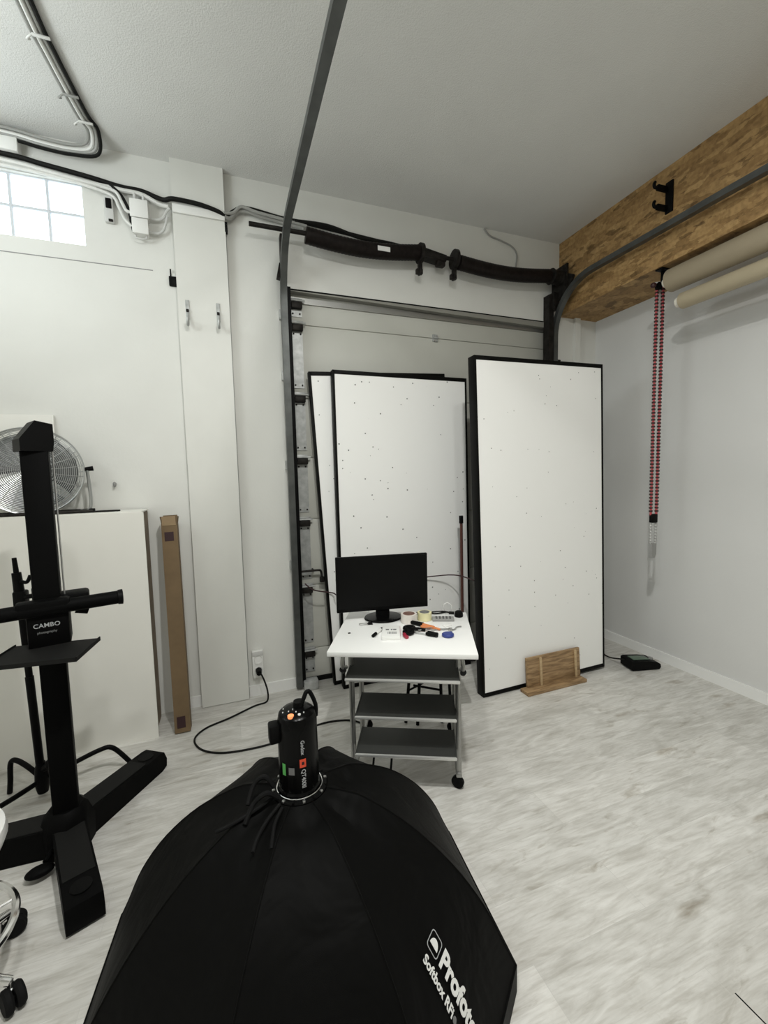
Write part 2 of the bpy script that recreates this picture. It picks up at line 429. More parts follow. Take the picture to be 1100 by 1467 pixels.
# ------------------------------------------------------------------ the room
BY = 3.0          # back wall
RX = 3.155        # right wall
CZ = 3.435        # ceiling
LX, RY = -1.82, -3.2
mb = MB(); mb.bx(LX - .2, RX + .2, RY - .2, BY + .3, -.1, 0); struct('floor', mb, M['floor'])
mb = MB(); mb.bx(LX - .2, RX + .2, RY - .2, BY + .3, CZ, CZ + .1); struct('ceiling', mb, M['ceiling'])
DX0, DX1, DZ = .43, 2.665, 2.785
WX0, WX1, WZ0, WZ1 = -1.745, -.70, 2.878, 3.222
mb = MB()
mb.bx(LX, WX0, BY, BY + .25, 0, CZ); mb.bx(WX0, WX1, BY, BY + .25, 0, WZ0); mb.bx(WX0, WX1, BY, BY + .25, WZ1, CZ)
mb.bx(WX1, DX0, BY, BY + .25, 0, CZ); mb.bx(DX0, DX1, BY, BY + .25, DZ, CZ); mb.bx(DX1, RX, BY, BY + .25, 0, CZ)
struct('wall_back', mb, M['wall'])
mb = MB(); mb.bx(RX, RX + .2, RY, BY, 0, CZ); struct('wall_right', mb, M['wall_right'])
mb = MB(); mb.bx(LX - .2, LX, RY, BY, 0, CZ); struct('wall_left', mb, M['wall'])
mb = MB(); mb.bx(LX, RX, RY - .2, RY, 0, CZ); struct('wall_rear', mb, M['wall'])
# skirting
mb = MB(); mb.bx(-.40, -.235, BY - .014, BY, 0, .075); mb.bx(.072, .415, BY - .014, BY, 0, .075)
struct('baseboard_back', mb, M['base'])
mb = MB(); mb.bx(RX - .014, RX, RY, BY, 0, .075); struct('baseboard_right', mb, M['base'])
# strand-board beam box along the right wall
mb = MB(); mb.bx(2.74, RX, RY, BY, 2.838, CZ)
struct('trim_1', mb, M['osb'], smooth=0, label='strand-board boxed beam under the ceiling along the right wall', cat='beam')
# white pilaster: board standing proud of a narrower core
mb = MB(); mb.bx(-.205, .045, BY - .03, BY, 0, CZ); mb.bx(-.2315, .067, BY - .046, BY - .028, .004, CZ)
struct('trim_2', mb, M['pilaster'], label='white pilaster with two coat hooks on the back wall', cat='pilaster')
# wall lining board with its top seam
mb = MB(); mb.bx(LX, -.206, BY - .010, BY, 0, 2.782)
struct('trim_3', mb, M['wall'], label='white lining board below the glass block window', cat='wall board')
mb = MB(); mb.bx(LX, -.36, BY - .0112, BY - .0095, 2.7815, 2.7865); mb.build('joint', M['grey_weight'], bpy.data.objects['trim_3'])
mb = MB(); mb.bx(.0675, .0725, BY - .004, BY - .0005, .08, 3.11); mb.build('gap', M['grey_cable'], bpy.data.objects['trim_2'])  # thin grey strip on the wall, painted shade along the board's right edge
# narrow post in the corner right of the door
mb = MB(); mb.bx(2.90, 2.955, BY - .028, BY, 0, 2.838)
struct('trim_4', mb, M['pilaster'], label='narrow white post in the corner right of the garage door', cat='post')

# glass block window
mb = MB(); bw = (WX1 - WX0) / 6; bh = (WZ1 - WZ0) / 2
mb.bx(WX0, WX1, BY + .055, BY + .10, WZ0, WZ1)
for i in range(7): mb.bx(WX0 + i * bw - .006, WX0 + i * bw + .006, BY + .02, BY + .06, WZ0, WZ1)
for j in range(3): mb.bx(WX0, WX1, BY + .021, BY + .06, WZ0 + j * bh - .006, WZ0 + j * bh + .006)
win = struct('window_1', mb, M['grout'], label='daylit glass block window high on the back wall', cat='window')
for i in range(6):
    for j in range(2):
        q = MB(); q.box((WX0 + (i + .5) * bw, BY + .045, WZ0 + (j + .5) * bh), (bw - .012, .04, bh - .012), bevel=.008)
        q.build('glass_block', M['glass_block'], win)

mb = MB(); mb.bx(1.292, 1.296, .50, .694, 0, .0006); tag(mb.build('trim_5', M['rubber']), 'dark open seam between two floor planks', 'floor seam', kind='structure')
# sectional garage door
door = None
mb = MB(); zs = [0.03, .251, .727, 1.213, 1.654, 2.087, 2.571, DZ]
for a, b in zip(zs[:-1], zs[1:]): mb.bx(DX0, DX1, BY + .05, BY + .09, a + .003, b - .003, bevel=.004)
mb.bx(DX0, DX1, BY + .06, BY + .088, 0.03, DZ)
door = struct('door_1', mb, M['door'], label='pale grey sectional garage door behind the leaning flats', cat='garage door')
mb = MB(); mb.bx(DX0, DX1, BY - .004, BY + .05, DZ - .008, DZ + .001); mb.build('top_shadow_line', M['rubber'], door)  # black strip drawn in as the shadow line above the seal
mb = MB(); mm = Matrix.Translation((0, BY + .02, 0)) @ Matrix.Rotation(PI / 2, 4, 'X')
mb.prism([(DX0, DZ - .010), (DX1, DZ - .008), (DX1, DZ - .052), (DX0, DZ - .014)], .05, mm); mb.build('top_seal', M['seal'], door)
mb = MB(); mb.bx(DX0, DX1, BY + .038, BY + .052, DZ - .075, DZ - .036); mb.build('top_rail', M['silver'], door)
mb = MB(); mb.bx(DX0, DX1, BY + .04, BY + .09, 0, .032); mb.build('bottom_seal', M['rubber'], door)
for a, b in zip(zs[:-1], zs[1:]):
    q = MB(); q.bx(.466, .542, BY + .044, BY + .051, a + .05, b - .045)
    q.build('end_plate', M['galv'], door)
    q = MB()
    for xx in (.480, .528):
        for zz in (a + .07, b - .065): q.cyl((xx, BY + .045, zz), (xx, BY + .038, zz), .006, seg=8)
    q.build('bolt', M['dark_steel'], door)
for z in zs[1:-1] + [2.72]:
    q = MB(); q.bx(.468, .542, BY + .01, BY + .05, z - .05, z - .008, bevel=.004)
    q.build('hinge', M['dark_steel'], door)
    q = MB(); q.bx(.464, .546, BY + .022, BY + .05, z - .006, z + .018, bevel=.003); q.cyl((.44, BY + .012, z), (.56, BY + .012, z), .006, seg=10)
    q.build('roller_bracket', M['galv'], door)
q = MB(); q.bx(1.553, 1.597, BY + .040, BY + .052, 2.545, 2.600, bevel=.002)
q.cyl((1.553, BY + .036, 2.571), (1.597, BY + .036, 2.571), .006, seg=10)
for xx in (1.562, 1.588):
    for zz in (2.553, 2.592): q.cyl((xx, BY + .04, zz), (xx, BY + .034, zz), .004, seg=8)
q.build('centre_hinge', M['galv'], door)
q = MB(); q.tube([(.46, BY - .01, .845), (.575, BY - .01, .845), (.60, BY - .01, .835), (.605, BY - .01, .79)], .008)
q.box((.607, BY - .008, .775), (.03, .03, .04), bevel=.004); q.cyl((.55, BY - .012, .845), (.55, BY + .05, .845), .006, seg=8)
q.build('latch', M['dark_steel'], door)

# ------------------------------------------------------------------ garage door running gear
def arc(c, r, a0, a1, n=10): return [(c[0], c[1] + r * math.cos(a), c[2] + r * math.sin(a)) for a in [a0 + (a1 - a0) * i / n for i in range(n + 1)]]
CPROF = [(-.021, -.018), (.021, -.018), (.021, .018), (.016, .018), (.016, -.012), (-.016, -.012), (-.016, .018), (-.021, .018)]
def track(X, label, flip, zr):
    t = thing('door_track', label, 'door track', (X, 2.95, 0))
    path = [(X, 2.952, .02), (X, 2.952, 1.0), (X, 2.952, 2.0), (X, 2.952, zr - .42)] + arc((X, 2.952 - .38, zr - .38), .38, 0, PI / 2, 12) + [(X, 1.6, zr - .01), (X, .3, zr - .04), (X, -1.6, zr - .07)]
    q = MB(); q.sweep(path, CPROF, (1, 0, 0)); q.build('rail', M['track'], t, True)
    s = flip
    q = MB(); q.bx(X + s * .022, X + s * .046, 2.945, 3.0, .02, zr - .26)
    q.build('wall_angle', M['black'], t, True)
    for z in (.9, 1.6, 2.2, 2.6):
        q = MB(); q.bx(X - .03, X + .03, 2.968, 3.0, z - .03, z + .03); q.build('bracket', M['galv'], t, True)
    q = MB(); q.bx(X - .02, X + .02, -1.0, -.96, zr - .05, CZ); q.build('ceiling_hanger', M['galv'], t, True)
    return t
tl = track(.410, 'steel track rising left of the garage door and running overhead', 1, 3.035)
q = MB(); q.box((.49, 2.945, .035), (.105, .075, .07), bevel=.012); q.build('foot_bracket', M['galv'], tl, True)
q = MB(); q.bx(.395, .41, 2.90, 2.96, 2.86, 3.08); q.box((.392, 2.945, 2.86), (.03, .05, .09), rot=(0, .2, 0)); q.build('end_bearing_plate', M['dark_steel'], tl, True)
tr = track(2.655, 'steel track curving along the strand-board beam at right', -1, 3.03)
q = MB(); q.bx(2.578, 2.625, 2.93, 3.0, 2.40, 2.98); q.build('end_bearing_plate', M['dark_steel'], tr, True)
q = MB(); q.box((2.70, 2.975, 2.43), (.05, .045, .075), bevel=.004); q.build('bracket', M['dark_steel'], tr, True)

ts = thing('torsion_spring_shaft', 'black torsion spring shaft above the garage door', 'door spring', (1.42, 2.90, 3.08))
q = MB(); q.tube([(.205, 2.89, 3.10), (1.4, 2.89, 3.10), (2.62, 2.89, 3.10)], .0145, smooth=1); q.build('shaft', M['dark_steel'], ts, True)
def coil(x0, x1, r, sag, z0, z1):
    q = MB(); n = 34
    pts = []; N = n * 2 + 1
    for i in range(N):
        t = i / (N - 1); pts.append((x0 + (x1 - x0) * t, 2.89, z0 + (z1 - z0) * t - sag * math.sin(PI * t)))
    def rad(t):
        k = round(t * (N - 1)); return r * (1.0 if k % 2 else .955)
    q.tube(pts, rad, seg=20, smooth=1); return q
coil(.56, 1.375, .052, .035, 3.09, 3.105).build('spring', M['spring'], ts, True)
coil(1.70, 2.53, .052, .030, 3.085, 3.10).build('spring', M['spring'], ts, True)
for x in (1.385, 1.665):
    q = MB(); q.cyl((x - .012, 2.89, 3.10), (x + .012, 2.89, 3.10), .068, seg=24)
    q.box((x, 2.90, 3.02), (.018, .05, .12), bevel=.003); q.box((x, 2.915, 2.985), (.05, .03, .035), bevel=.004)
    q.build('spring_bracket', M['dark_steel'], ts, True)
q = MB(); q.box((1.50, 2.93, 3.11), (.20, .10, .05), rot=(0, .15, 0), bevel=.01); q.box((1.56, 2.92, 3.075), (.07, .05, .06), bevel=.01); q.build('coupler', M['dark_steel'], ts, True)
q = MB(); q.lathe([(.012, -.05), (.05, -.05), (.062, -.045), (.055, -.03), (.055, .03), (.062, .045), (.05, .05), (.012, .05)], (2.60, 2.89, 3.10), 28, (1, 0, 0)); q.build('cable_drum', M['dark_steel'], ts, True)
q = MB(); q.bx(2.655, 2.672, 2.82, 2.99, 2.93, 3.19); q.box((2.64, 2.95, 2.93), (.06, .07, .14), bevel=.01); q.box((2.69, 2.86, 3.06), (.03, .12, .13), rot=(.5, 0, 0), bevel=.01)
q.build('drum_bracket', M['dark_steel'], ts, True)
q = MB(); q.bx(1.04, 1.13, 2.834, 2.838, 3.045, 3.075); q.build('sticker', M['text_white'], ts, True)

# ------------------------------------------------------------------ cables on wall and ceiling
def cable(name, label, pts, r, m, group=None, cat='cable', seg=8, sm=6):
    q = MB(); q.tube(pts, r, seg=seg, smooth=sm); o = q.build(name, M[m]); tag(o, label, cat, group); return o
GC = 'cables clipped along the ceiling'
base = [(-.70, .3, 0), (-.69, 1.2, 0), (-.672, 2.19, 0), (-.657, 2.438, 0), (-.625, 2.74, 0), (-.60, 2.85, 0), (-.625, 2.925, 0), (-.72, 2.945, 0), (-.86, 2.95, 0), (-1.05, 2.955, 0), (-1.6, 2.965, 0)]
offs = [(0.0, 3.416, 'white_cable', .0095), (.018, 3.422, 'grey_cable', .008), (-.019, 3.421, 'grey_cable', .008), (.034, 3.422, 'cord', .0085)]
zlow = {6: .02, 7: .035, 8: .03, 9: .01}
labs = ['pale conduit in the middle of the bundle clipped to the ceiling', 'grey cable beside the pale conduit on the ceiling', 'grey cable on the window side of the ceiling bundle', 'black cable on the door side of the ceiling bundle']
for k, (dx, z, m, r) in enumerate(offs):
    pts = []
    for i, p in enumerate(base):
        sgn = dx if i < 6 else dx * .8
        if i < 6: pts.append((p[0] + dx, p[1], z))
        else: pts.append((p[0] + (dx if i == 6 else 0), p[1], z - zlow.get(i, 0) - (.02 + dx) * 1.0))
    cable('ceiling_cable', labs[k], pts, r, m)
for i, (x, y) in enumerate([(-.676, 1.9), (-.662, 2.33), (-.64, 2.62), (-.62, 2.78)]):
    q = MB(); q.box((.002, 0, .0), (.066, .012, .008), bevel=.002); q.tube([(-.030, 0, .0), (-.044, .006, -.008), (-.054, .018, -.008), (-.046, .030, .002)], .004, smooth=4)
    o = q.build('cable_clip', M['white_cable'] if i % 2 else M['grey_cable']); o.location = (x + .01, y, 3.404); 
    tag(o, ['cable clip on the ceiling bundle nearest the top of the photo', 'dark hooked cable clip second along the ceiling bundle', 'pale cable clip third along the ceiling bundle', 'pale hooked cable clip nearest the bend of the ceiling bundle'][i], 'cable clip')
Wy = 2.972
cable('wall_cable', 'black cable running from the window across the pilaster to the door', [(-1.7, Wy, 3.30), (-1.05, Wy, 3.285), (-.87, Wy, 3.268), (-.66, Wy, 3.247), (-.50, Wy, 3.225), (-.39, Wy, 3.222), (-.28, 2.962, 3.190), (-.22, 2.938, 3.192), (-.08, 2.935, 3.186), (.03, 2.938, 3.165), (.075, 2.955, 3.150), (.12, Wy, 3.20), (.20, Wy, 3.235), (.42, Wy, 3.215), (.62, 2.955, 3.20), (1.0, 2.955, 3.175), (1.38, 2.955, 3.155)], .013, 'cord')
cable('wall_cable', 'pale conduit running above the glass blocks to the pilaster', [(-1.7, Wy, 3.262), (-1.05, Wy, 3.25), (-.87, Wy, 3.235), (-.66, Wy, 3.215), (-.50, Wy, 3.208), (-.39, Wy, 3.202), (-.30, Wy, 3.165), (-.25, 2.965, 3.158)], .012, 'white_cable')
cable('wall_cable', 'thin white cable under the conduit above the glass blocks', [(-1.7, Wy, 3.236), (-1.05, Wy, 3.226), (-.80, Wy, 3.212), (-.66, Wy, 3.195), (-.545, Wy, 3.165), (-.515, Wy, 3.11), (-.49, Wy, 3.05), (-.455, Wy, 3.015), (-.43, Wy, 3.01)], .009, 'white_cable')
cable('wall_cable', 'white cable dropping into the left side of the junction box', [(-.60, Wy - .012, 3.20), (-.525, Wy - .012, 3.185), (-.495, Wy - .012, 3.13), (-.475, Wy - .012, 3.09), (-.44, Wy - .01, 3.085)], .009, 'white_cable')
cable('wall_cable', 'thin black cable dropping behind the junction box', [(-.55, Wy - .006, 3.22), (-.50, Wy - .006, 3.175), (-.465, Wy - .006, 3.10), (-.455, Wy, 3.03), (-.445, Wy, 2.98)], .009, 'cord')
cable('wall_cable', 'white cable looping from the upper junction box to the pilaster', [(-.375, Wy, 3.075), (-.32, Wy, 3.073), (-.285, Wy, 3.09), (-.265, Wy, 3.13), (-.245, 2.965, 3.150)], .008, 'off_plastic')
cable('wall_cable', 'white cable looping from the lower junction box to the pilaster', [(-.37, Wy, 3.0), (-.32, Wy, 2.995), (-.29, Wy, 3.015), (-.272, Wy, 3.06), (-.262, Wy, 3.10)], .007, 'off_plastic')
cable('wall_cable', 'grey cable looping over between the pilaster and the door track', [(.065, 2.945, 3.145), (.10, 2.96, 3.15), (.15, Wy, 3.205), (.21, Wy, 3.215), (.30, Wy, 3.200), (.42, Wy, 3.190), (.56, 2.96, 3.165)], .012, 'grey_cable')
cable('wall_cable', 'second grey cable sagging between the pilaster and the door track', [(.065, 2.945, 3.165), (.12, 2.955, 3.185), (.17, Wy - .02, 3.228), (.26, Wy - .02, 3.212), (.40, Wy - .02, 3.20), (.58, 2.95, 3.18)], .010, 'grey_cable')
cable('wall_cable', 'dark cables draped on top of the left spring', [(.50, 2.95, 3.20), (.72, 2.945, 3.205), (.95, 2.945, 3.165), (1.15, 2.945, 3.165), (1.36, 2.945, 3.150), (1.6, 2.945, 3.13), (1.8, 2.945, 3.14), (2.2, 2.95, 3.125)], .012, 'cord')
cable('wall_cable', 'thin grey wire curving down the wall right of the springs', [(1.99, 2.992, 3.43), (2.04, 2.992, 3.385), (2.14, 2.992, 3.365), (2.25, 2.992, 3.335), (2.30, 2.992, 3.28), (2.29, 2.992, 3.19), (2.27, 2.99, 3.14)], .006, 'grey_cable')
q = MB(); q.bx(-.228, .066, 2.938, 2.953, 3.120, 3.168, bevel=.003); o = q.build('cable_trunking', M['white_plastic']); tag(o, 'white cable trunking across the top of the pilaster', 'cable trunking')
q = MB(); q.box((.072, 2.968, 3.09), (.016, .03, .06)); tag(q.build('cable_end', M['rubber']), 'short black cable end below the trunking at the pilaster edge', 'cable end')

def jbox(name, label, x0, x1, z0, z1, d=.06, lid=True):
    t = thing(name, label, 'junction box', ((x0 + x1) / 2, BY, z0))
    yb = BY - .010 if z0 < 2.78 else BY
    q = MB(); q.bx(x0, x1, yb - d, yb, z0, z1, bevel=.006); q.build('body', M['white_plastic'], t, True)
    if lid:
        q = MB(); q.bx(x0 - .003, x1 + .003, yb - d - .008, yb - d + .006, z0 - .003, z1 + .003, bevel=.004); q.build('lid', M['white_plastic'], t, True)
        for f in (.25, .75):
            q = MB(); q.cyl((x0 + (x1 - x0) * f, yb - .03, z1 - .002), (x0 + (x1 - x0) * f, yb - .03, z1 + .05), .009, seg=12); q.build('cable_gland', M['off_plastic'], t, True)
    return t
jbox('junction_box', 'upper of the two white junction boxes left of the pilaster', -.452, -.362, 3.055, 3.150)
jb2 = jbox('junction_box', 'lower of the two white junction boxes left of the pilaster', -.446, -.366, 2.965, 3.045, lid=False)
q = MB(); q.bx(-.449, -.363, BY - .068, BY - .054, 2.962, 3.048, bevel=.004); q.build('lid', M['white_plastic'], jb2, True)
q = MB(); q.tube([(-.436, 2.96, 2.962), (-.43, 2.958, 2.945), (-.385, 2.958, 2.945), (-.376, 2.96, 2.962)], .005); q.build('bail', M['off_plastic'], jb2, True)
jbox('junction_box', 'white junction box in the ceiling corner above the glass blocks', -1.055, -.968, 3.292, 3.362, lid=False)
t = thing('wall_switch', 'small grey control box between the glass blocks and the junction boxes', 'control box', (-.565, BY, 3.02))
q = MB(); q.bx(-.592, -.545, BY - .025, BY, 3.02, 3.165, bevel=.004); q.build('body', M['off_plastic'], t, True)
q = MB(); q.bx(-.582, -.553, BY - .034, BY - .022, 3.095, 3.148, bevel=.003); q.build('breaker', M['black'], t, True)
q = MB(); q.bx(-.572, -.550, BY - .032, BY - .02, 3.022, 3.035, bevel=.002); q.build('clip', M['dark_steel'], t, True)

# coat hooks
hk = thing('coat_hook', 'left of the two metal coat hooks on the pilaster', 'coat hook', (-.178, BY - .046, 2.53))
q = MB(); q.box((0, -.003, .03), (.022, .006, .115), bevel=.002); q.build('plate', M['galv'], hk)
q = MB(); q.tube([(0, -.006, .01), (0, -.015, -.02), (0, -.025, -.06), (0, -.045, -.075), (0, -.06, -.06), (0, -.064, -.035)], .008); q.build('prong', M['galv'], hk)
q = MB(); q.box((0, -.012, .022), (.016, .014, .016), bevel=.003); q.build('screw_head', M['dark_steel'], hk)
dup(hk, (-.001, BY - .046, 2.53), label='right of the two metal coat hooks on the pilaster')
t = thing('wall_clip', 'black plastic clip on the wall at the left edge of the pilaster', 'clip', (-.252, BY, 2.73))
q = MB(); q.box((0, -.015, 0), (.045, .03, .055), bevel=.004); q.build('body', M['black'], t)
q = MB(); q.cyl((-.012, -.012, .02), (-.012, -.012, .075), .004, seg=8); q.build('pin', M['black'], t)
q = MB(); q.cyl((-.64, BY - .01, 1.50), (-.64, BY - .035, 1.50), .006, .010, seg=10); q.sphere((-.64, BY - .036, 1.495), .011, sc=(.8, 1, 1.5)); tag(q.build('wall_peg', M['grey_weight']), 'small grey peg on the wall right of the fan', 'peg')

# wall socket and its plug cord
t = thing('wall_socket', 'white wall socket low beside the pilaster with a black plug in it', 'socket', (.135, BY, .145))
q = MB(); q.bx(.098, .172, BY - .03, BY, .135, .325, bevel=.005); q.build('box', M['white_plastic'], t, True)
for z in (.185, .265):
    q = MB(); q.lathe([(.0, -.004), (.02, -.004), (.024, .002), (.03, .004), (.03, .0)], (.137, BY - .03, z), 24, (0, -1, 0)); q.build('outlet', M['white_plastic'], t, True)
q = MB(); q.bx(.100, .170, BY - .034, BY - .03, .292, .322, bevel=.001); q.build('cover', M['off_plastic'], t, True)
t = thing('power_cord', 'black power cord looping over the floor from the wall socket', 'cord', (.14, 2.95, 0))
q = MB(); q.cyl((.137, BY - .036, .19), (.137, BY - .085, .19), .021, .017, seg=20); q.build('plug', M['black'], t, True)
q = MB(); q.tube([(.137, 2.92, .19), (.155, 2.885, .18), (.18, 2.87, .10), (.185, 2.87, .03), (.165, 2.86, .006), (.09, 2.84, .006), (-.06, 2.755, .006), (-.20, 2.69, .006), (-.255, 2.59, .006), (-.20, 2.465, .006), (-.06, 2.392, .006), (.184, 2.386, .006), (.444, 2.465, .006), (.594, 2.455, .006), (.68, 2.40, .006), (.74, 2.28, .006)], .0055, smooth=8); q.build('cable', M['cord'], t, True)

# ------------------------------------------------------------------ leaning flats
def studio_flat(label, w, h, d, loc, rot, seed, edge=.016, top=.028):
    t = thing('studio_flat', label, 'studio flat', loc, rot=rot)
    q = MB(); q.bx(edge, w - edge, -.003 - .002, d * .6, top, h - top); q.build('board', flat_board_mat(seed), t, smooth=0)
    q = MB()
    q.bx(0, edge, -.008, d, 0, h, bevel=.002); q.bx(w - edge, w, -.008, d, 0, h, bevel=.002)
    q.bx(edge, w - edge, -.008, d, 0, top, bevel=.002); q.bx(edge, w - edge, -.008, d, h - top, h, bevel=.002)
    q.bx(edge, w - edge, d * .7, d - .002, top, h - top)
    q.build('frame', M['flat_black'], t)
    return t
# (loc is the front bottom-left corner)
studio_flat('big white black-framed flat standing in front at right, held by the wooden foot', 1.088, 2.262, .065, (1.545, 2.36, 0.002), (R(-.9), R(-.9), R(.6)), 1.3)
studio_flat('white black-framed flat behind the monitor, front one of the leaning pair', 1.045, 2.235, .045, (.702, 2.842, 0.002), (R(-.9), 0, 0), 5.1)
studio_flat('tilted white flat at the back of the leaning pair, its left strip showing', 1.045, 2.232, .04, (.655, 2.925, 0.002), (R(-.6), R(-2.6), 0), 9.7)
q = MB(); q.tube([(.47, 2.915, .775), (.53, 2.905, .725), (.66, 2.905, .690), (.695, 2.832, .69), (.9, 2.822, .71), (1.20, 2.822, .742), (1.42, 2.80, .755), (1.555, 2.70, .768), (1.575, 2.45, .77)], .0045, smooth=5)
o = q.build('bungee_cord', M['maroon']); tag(o, 'dark stretchy cord across the leaning flats from the door track', 'cord')
t = thing('pole', 'brown-red pole with a black tip in the gap between the flats', 'pole', (1.63, 2.72, 0))
q = MB(); q.cyl((1.634, 2.765, 0), (1.602, 2.72, 1.15), .011, seg=14); q.build('shaft', M['red_dark'], t, True)
q = MB(); q.cyl((1.602, 2.72, 1.15), (1.600, 2.718, 1.205), .0155, seg=14); q.build('tip', M['black'], t, True)
# wooden foot in front of the big flat
t = thing('wooden_foot', 'brown wooden foot holding the big flat upright', 'wooden stand', (2.09, 2.30, 0), R(1))
q = MB(); q.box((0, -.005, .012), (.52, .085, .024), bevel=.003); q.build('base', M['wood'], t)
q = MB(); q.box((.025, .032, .125), (.475, .018, .205), rot=(R(-4), 0, 0), bevel=.002); q.build('back_board', M['wood'], t)
for x in (-.10, .215):
    q = MB(); q.box((x, .016, .122), (.016, .012, .196), rot=(R(-4), 0, 0), bevel=.001); q.build('batten', M['wood_light'], t)
# charger unit on the floor at right
t = thing('battery_charger', 'black charger unit lying on the floor by the right skirting', 'charger', (2.905, 2.285, 0), R(-14))
q = MB(); mm = Matrix.Rotation(PI / 2, 4, 'X')
q.prism([(-.115, .012), (-.105, .006), (.11, .006), (.122, .02), (.118, .045), (.09, .062), (.02, .072), (-.10, .078), (-.115, .07)], .13, mm)
q.build('body', M['black'], t, bevel=.006)
q = MB(); q.box((-.02, -.005, .078), (.13, .07, .006), rot=(0, R(2), 0), bevel=.002); q.build('panel', M['lime_screen'], t)
q = MB(); q.cyl((.075, -.01, .064), (.078, -.01, .078), .016, seg=20); q.build('knob', M['grey_weight'], t)
for sx in (-.09, .09):
    for sy in (-.045, .045):
        q = MB(); q.cyl((sx, sy, 0), (sx, sy, .012), .010, seg=12); q.build('foot', M['rubber'], t)
q = MB(); q.tube([(-.11, .02, .06), (-.14, .06, .05), (-.145, .16, .02), (-.12, .28, .006), (-.02, .46, .006), (.0, .58, .006)], .0055); q.build('cord', M['cord'], t)

# ------------------------------------------------------------------ trolley desk
dk = thing('trolley_desk', 'white-topped steel trolley desk with three grey shelves in front of the flats', 'desk', (.796, 1.9125, 0), R(-25.9))
q = MB(); q.bx(-.331, .331, -.285, .285, .712, .735, bevel=.003); q.build('desktop', M['desk'], dk)
for s in (-1, 1):
    q = MB(); q.cyl((s * .255, -.115, .065), (s * .255, -.115, .66), .0135, seg=16); q.cyl((s * .255, -.115, .66), (s * .255, -.05, .712), .0135, seg=16)
    q.build('post', M['silver'], dk)
    q = MB(); q.cyl((s * .255, .17, .075), (s * .255, .17, .712), .0135, seg=16); q.build('post', M['silver'], dk)
    q = MB(); q.box((s * .255, .11, .075), (.028, .50, .022), bevel=.005); q.build('foot_bar', M['silver'], dk)
    q = MB(); q.tube([(s * .262, -.235, .712), (s * .268, -.25, .68), (s * .268, -.245, .645), (s * .262, -.20, .628)], .009); q.build('tray_hanger', M['silver'], dk)
    q = MB(); q.cyl((s * .270, -.252, .640), (s * .270, -.222, .622), .013, seg=12); q.build('end_cap', M['black'], dk)
    for y in (-.115, .335):
        q = MB(); q.cyl((s * .255, y, .078), (s * .255, y, .05), .007, seg=10); q.box((s * .258, y + .014, .052), (.022, .012, .05), bevel=.002)
        cs = q.build('caster', M['silver'], dk)
        q = MB(); q.lathe([(.004, -.012), (.026, -.012), (.030, -.008), (.030, .008), (.026, .012), (.004, .012)], (s * .250, y - .002, .030), 24, (.45, 1, 0)); q.build('wheel', M['black'], cs)
def shelf(name, u0, u1, v0, v1, z):
    q = MB(); q.bx(u0, u1, v0 + .004, v1, z - .004, z)
    q.bx(u0, u0 + .004, v0, v1, z - .012, z + .003); q.bx(u1 - .004, u1, v0, v1, z - .012, z + .003)
    o = q.build(name, M['mesh_metal'], dk)
    q = MB(); q.box(((u0 + u1) / 2, v0, z - .004), (u1 - u0, .012, .014), bevel=.004); q.build('front_lip', M['lip'], o)
    return o
shelf('keyboard_tray', -.258, .255, -.262, .06, .602)
shelf('shelf', -.228, .242, -.205, .02, .392)
shelf('shelf', -.232, .242, -.200, .02, .205)
q = MB(); q.bx(-.24, .24, .166, .172, .44, .56); q.build('back_brace', M['mesh_metal'], dk)
DZT = .735
def on_desk(u, v, z=DZT):
    p = wmat(dk) @ Vector((u, v, z)); return (p.x, p.y, p.z)
DR = R(-25.9)
# monitor
mo = thing('monitor', 'black flat-screen monitor on the trolley desk', 'monitor', on_desk(-.125, .175), R(-10))
q = MB(); q.lathe([(0, .0), (.098, 0), (.104, .004), (.100, .011), (.03, .018), (0, .018)], (0, 0, 0), 48)
for v in q.bm.verts: v.co.y *= .85
q.build('base', M['black_gloss'], mo)
q = MB(); q.box((0, .015, .065), (.075, .03, .11), bevel=.008); q.build('neck', M['black'], mo)
q = MB(); q.box((.0, 0.0, .198), (.502, .018, .300), bevel=.004); q.box((0, .022, .17), (.34, .03, .20), bevel=.012); hs = q.build('housing', M['black'], mo)
q = MB(); q.box((.0, -.0095, .204), (.486, .002, .272)); q.build('screen', M['screen'], mo)
# cord behind the monitor
q = MB(); pts = [(-.07, .20, .008), (.0, .235, .006), (.05, .23, .006), (.10, .258, .006), (.16, .24, .006), (.22, .262, .008), (.245, .25, .006)]
q.tube([on_desk(a, b, DZT + c) for a, b, c in pts], .004, smooth=6)
pts2 = [(.03, .24, .007), (.07, .262, .005), (.13, .268, .005), (.20, .262, .012), (.24, .255, .008)]
q.tube([on_desk(a, b, DZT + c) for a, b, c in pts2], .0035, smooth=6)
q.cyl(on_desk(.235, .252, DZT + .008), on_desk(.262, .246, DZT + .008), .008, seg=10)
tag(q.build('monitor_cable', M['cord']), 'black cable tangled on the desk edge right of the monitor', 'cable')
q = MB(); q.tube([on_desk(.215, .272, DZT + .001), on_desk(.205, .27, DZT + .04), on_desk(.225, .27, DZT + .058), on_desk(.25, .268, DZT + .04), on_desk(.245, .268, DZT + .001)], .003)
tag(q.build('clear_clip', M['off_plastic']), 'small pale plastic loop at the back edge of the desk', 'clip')
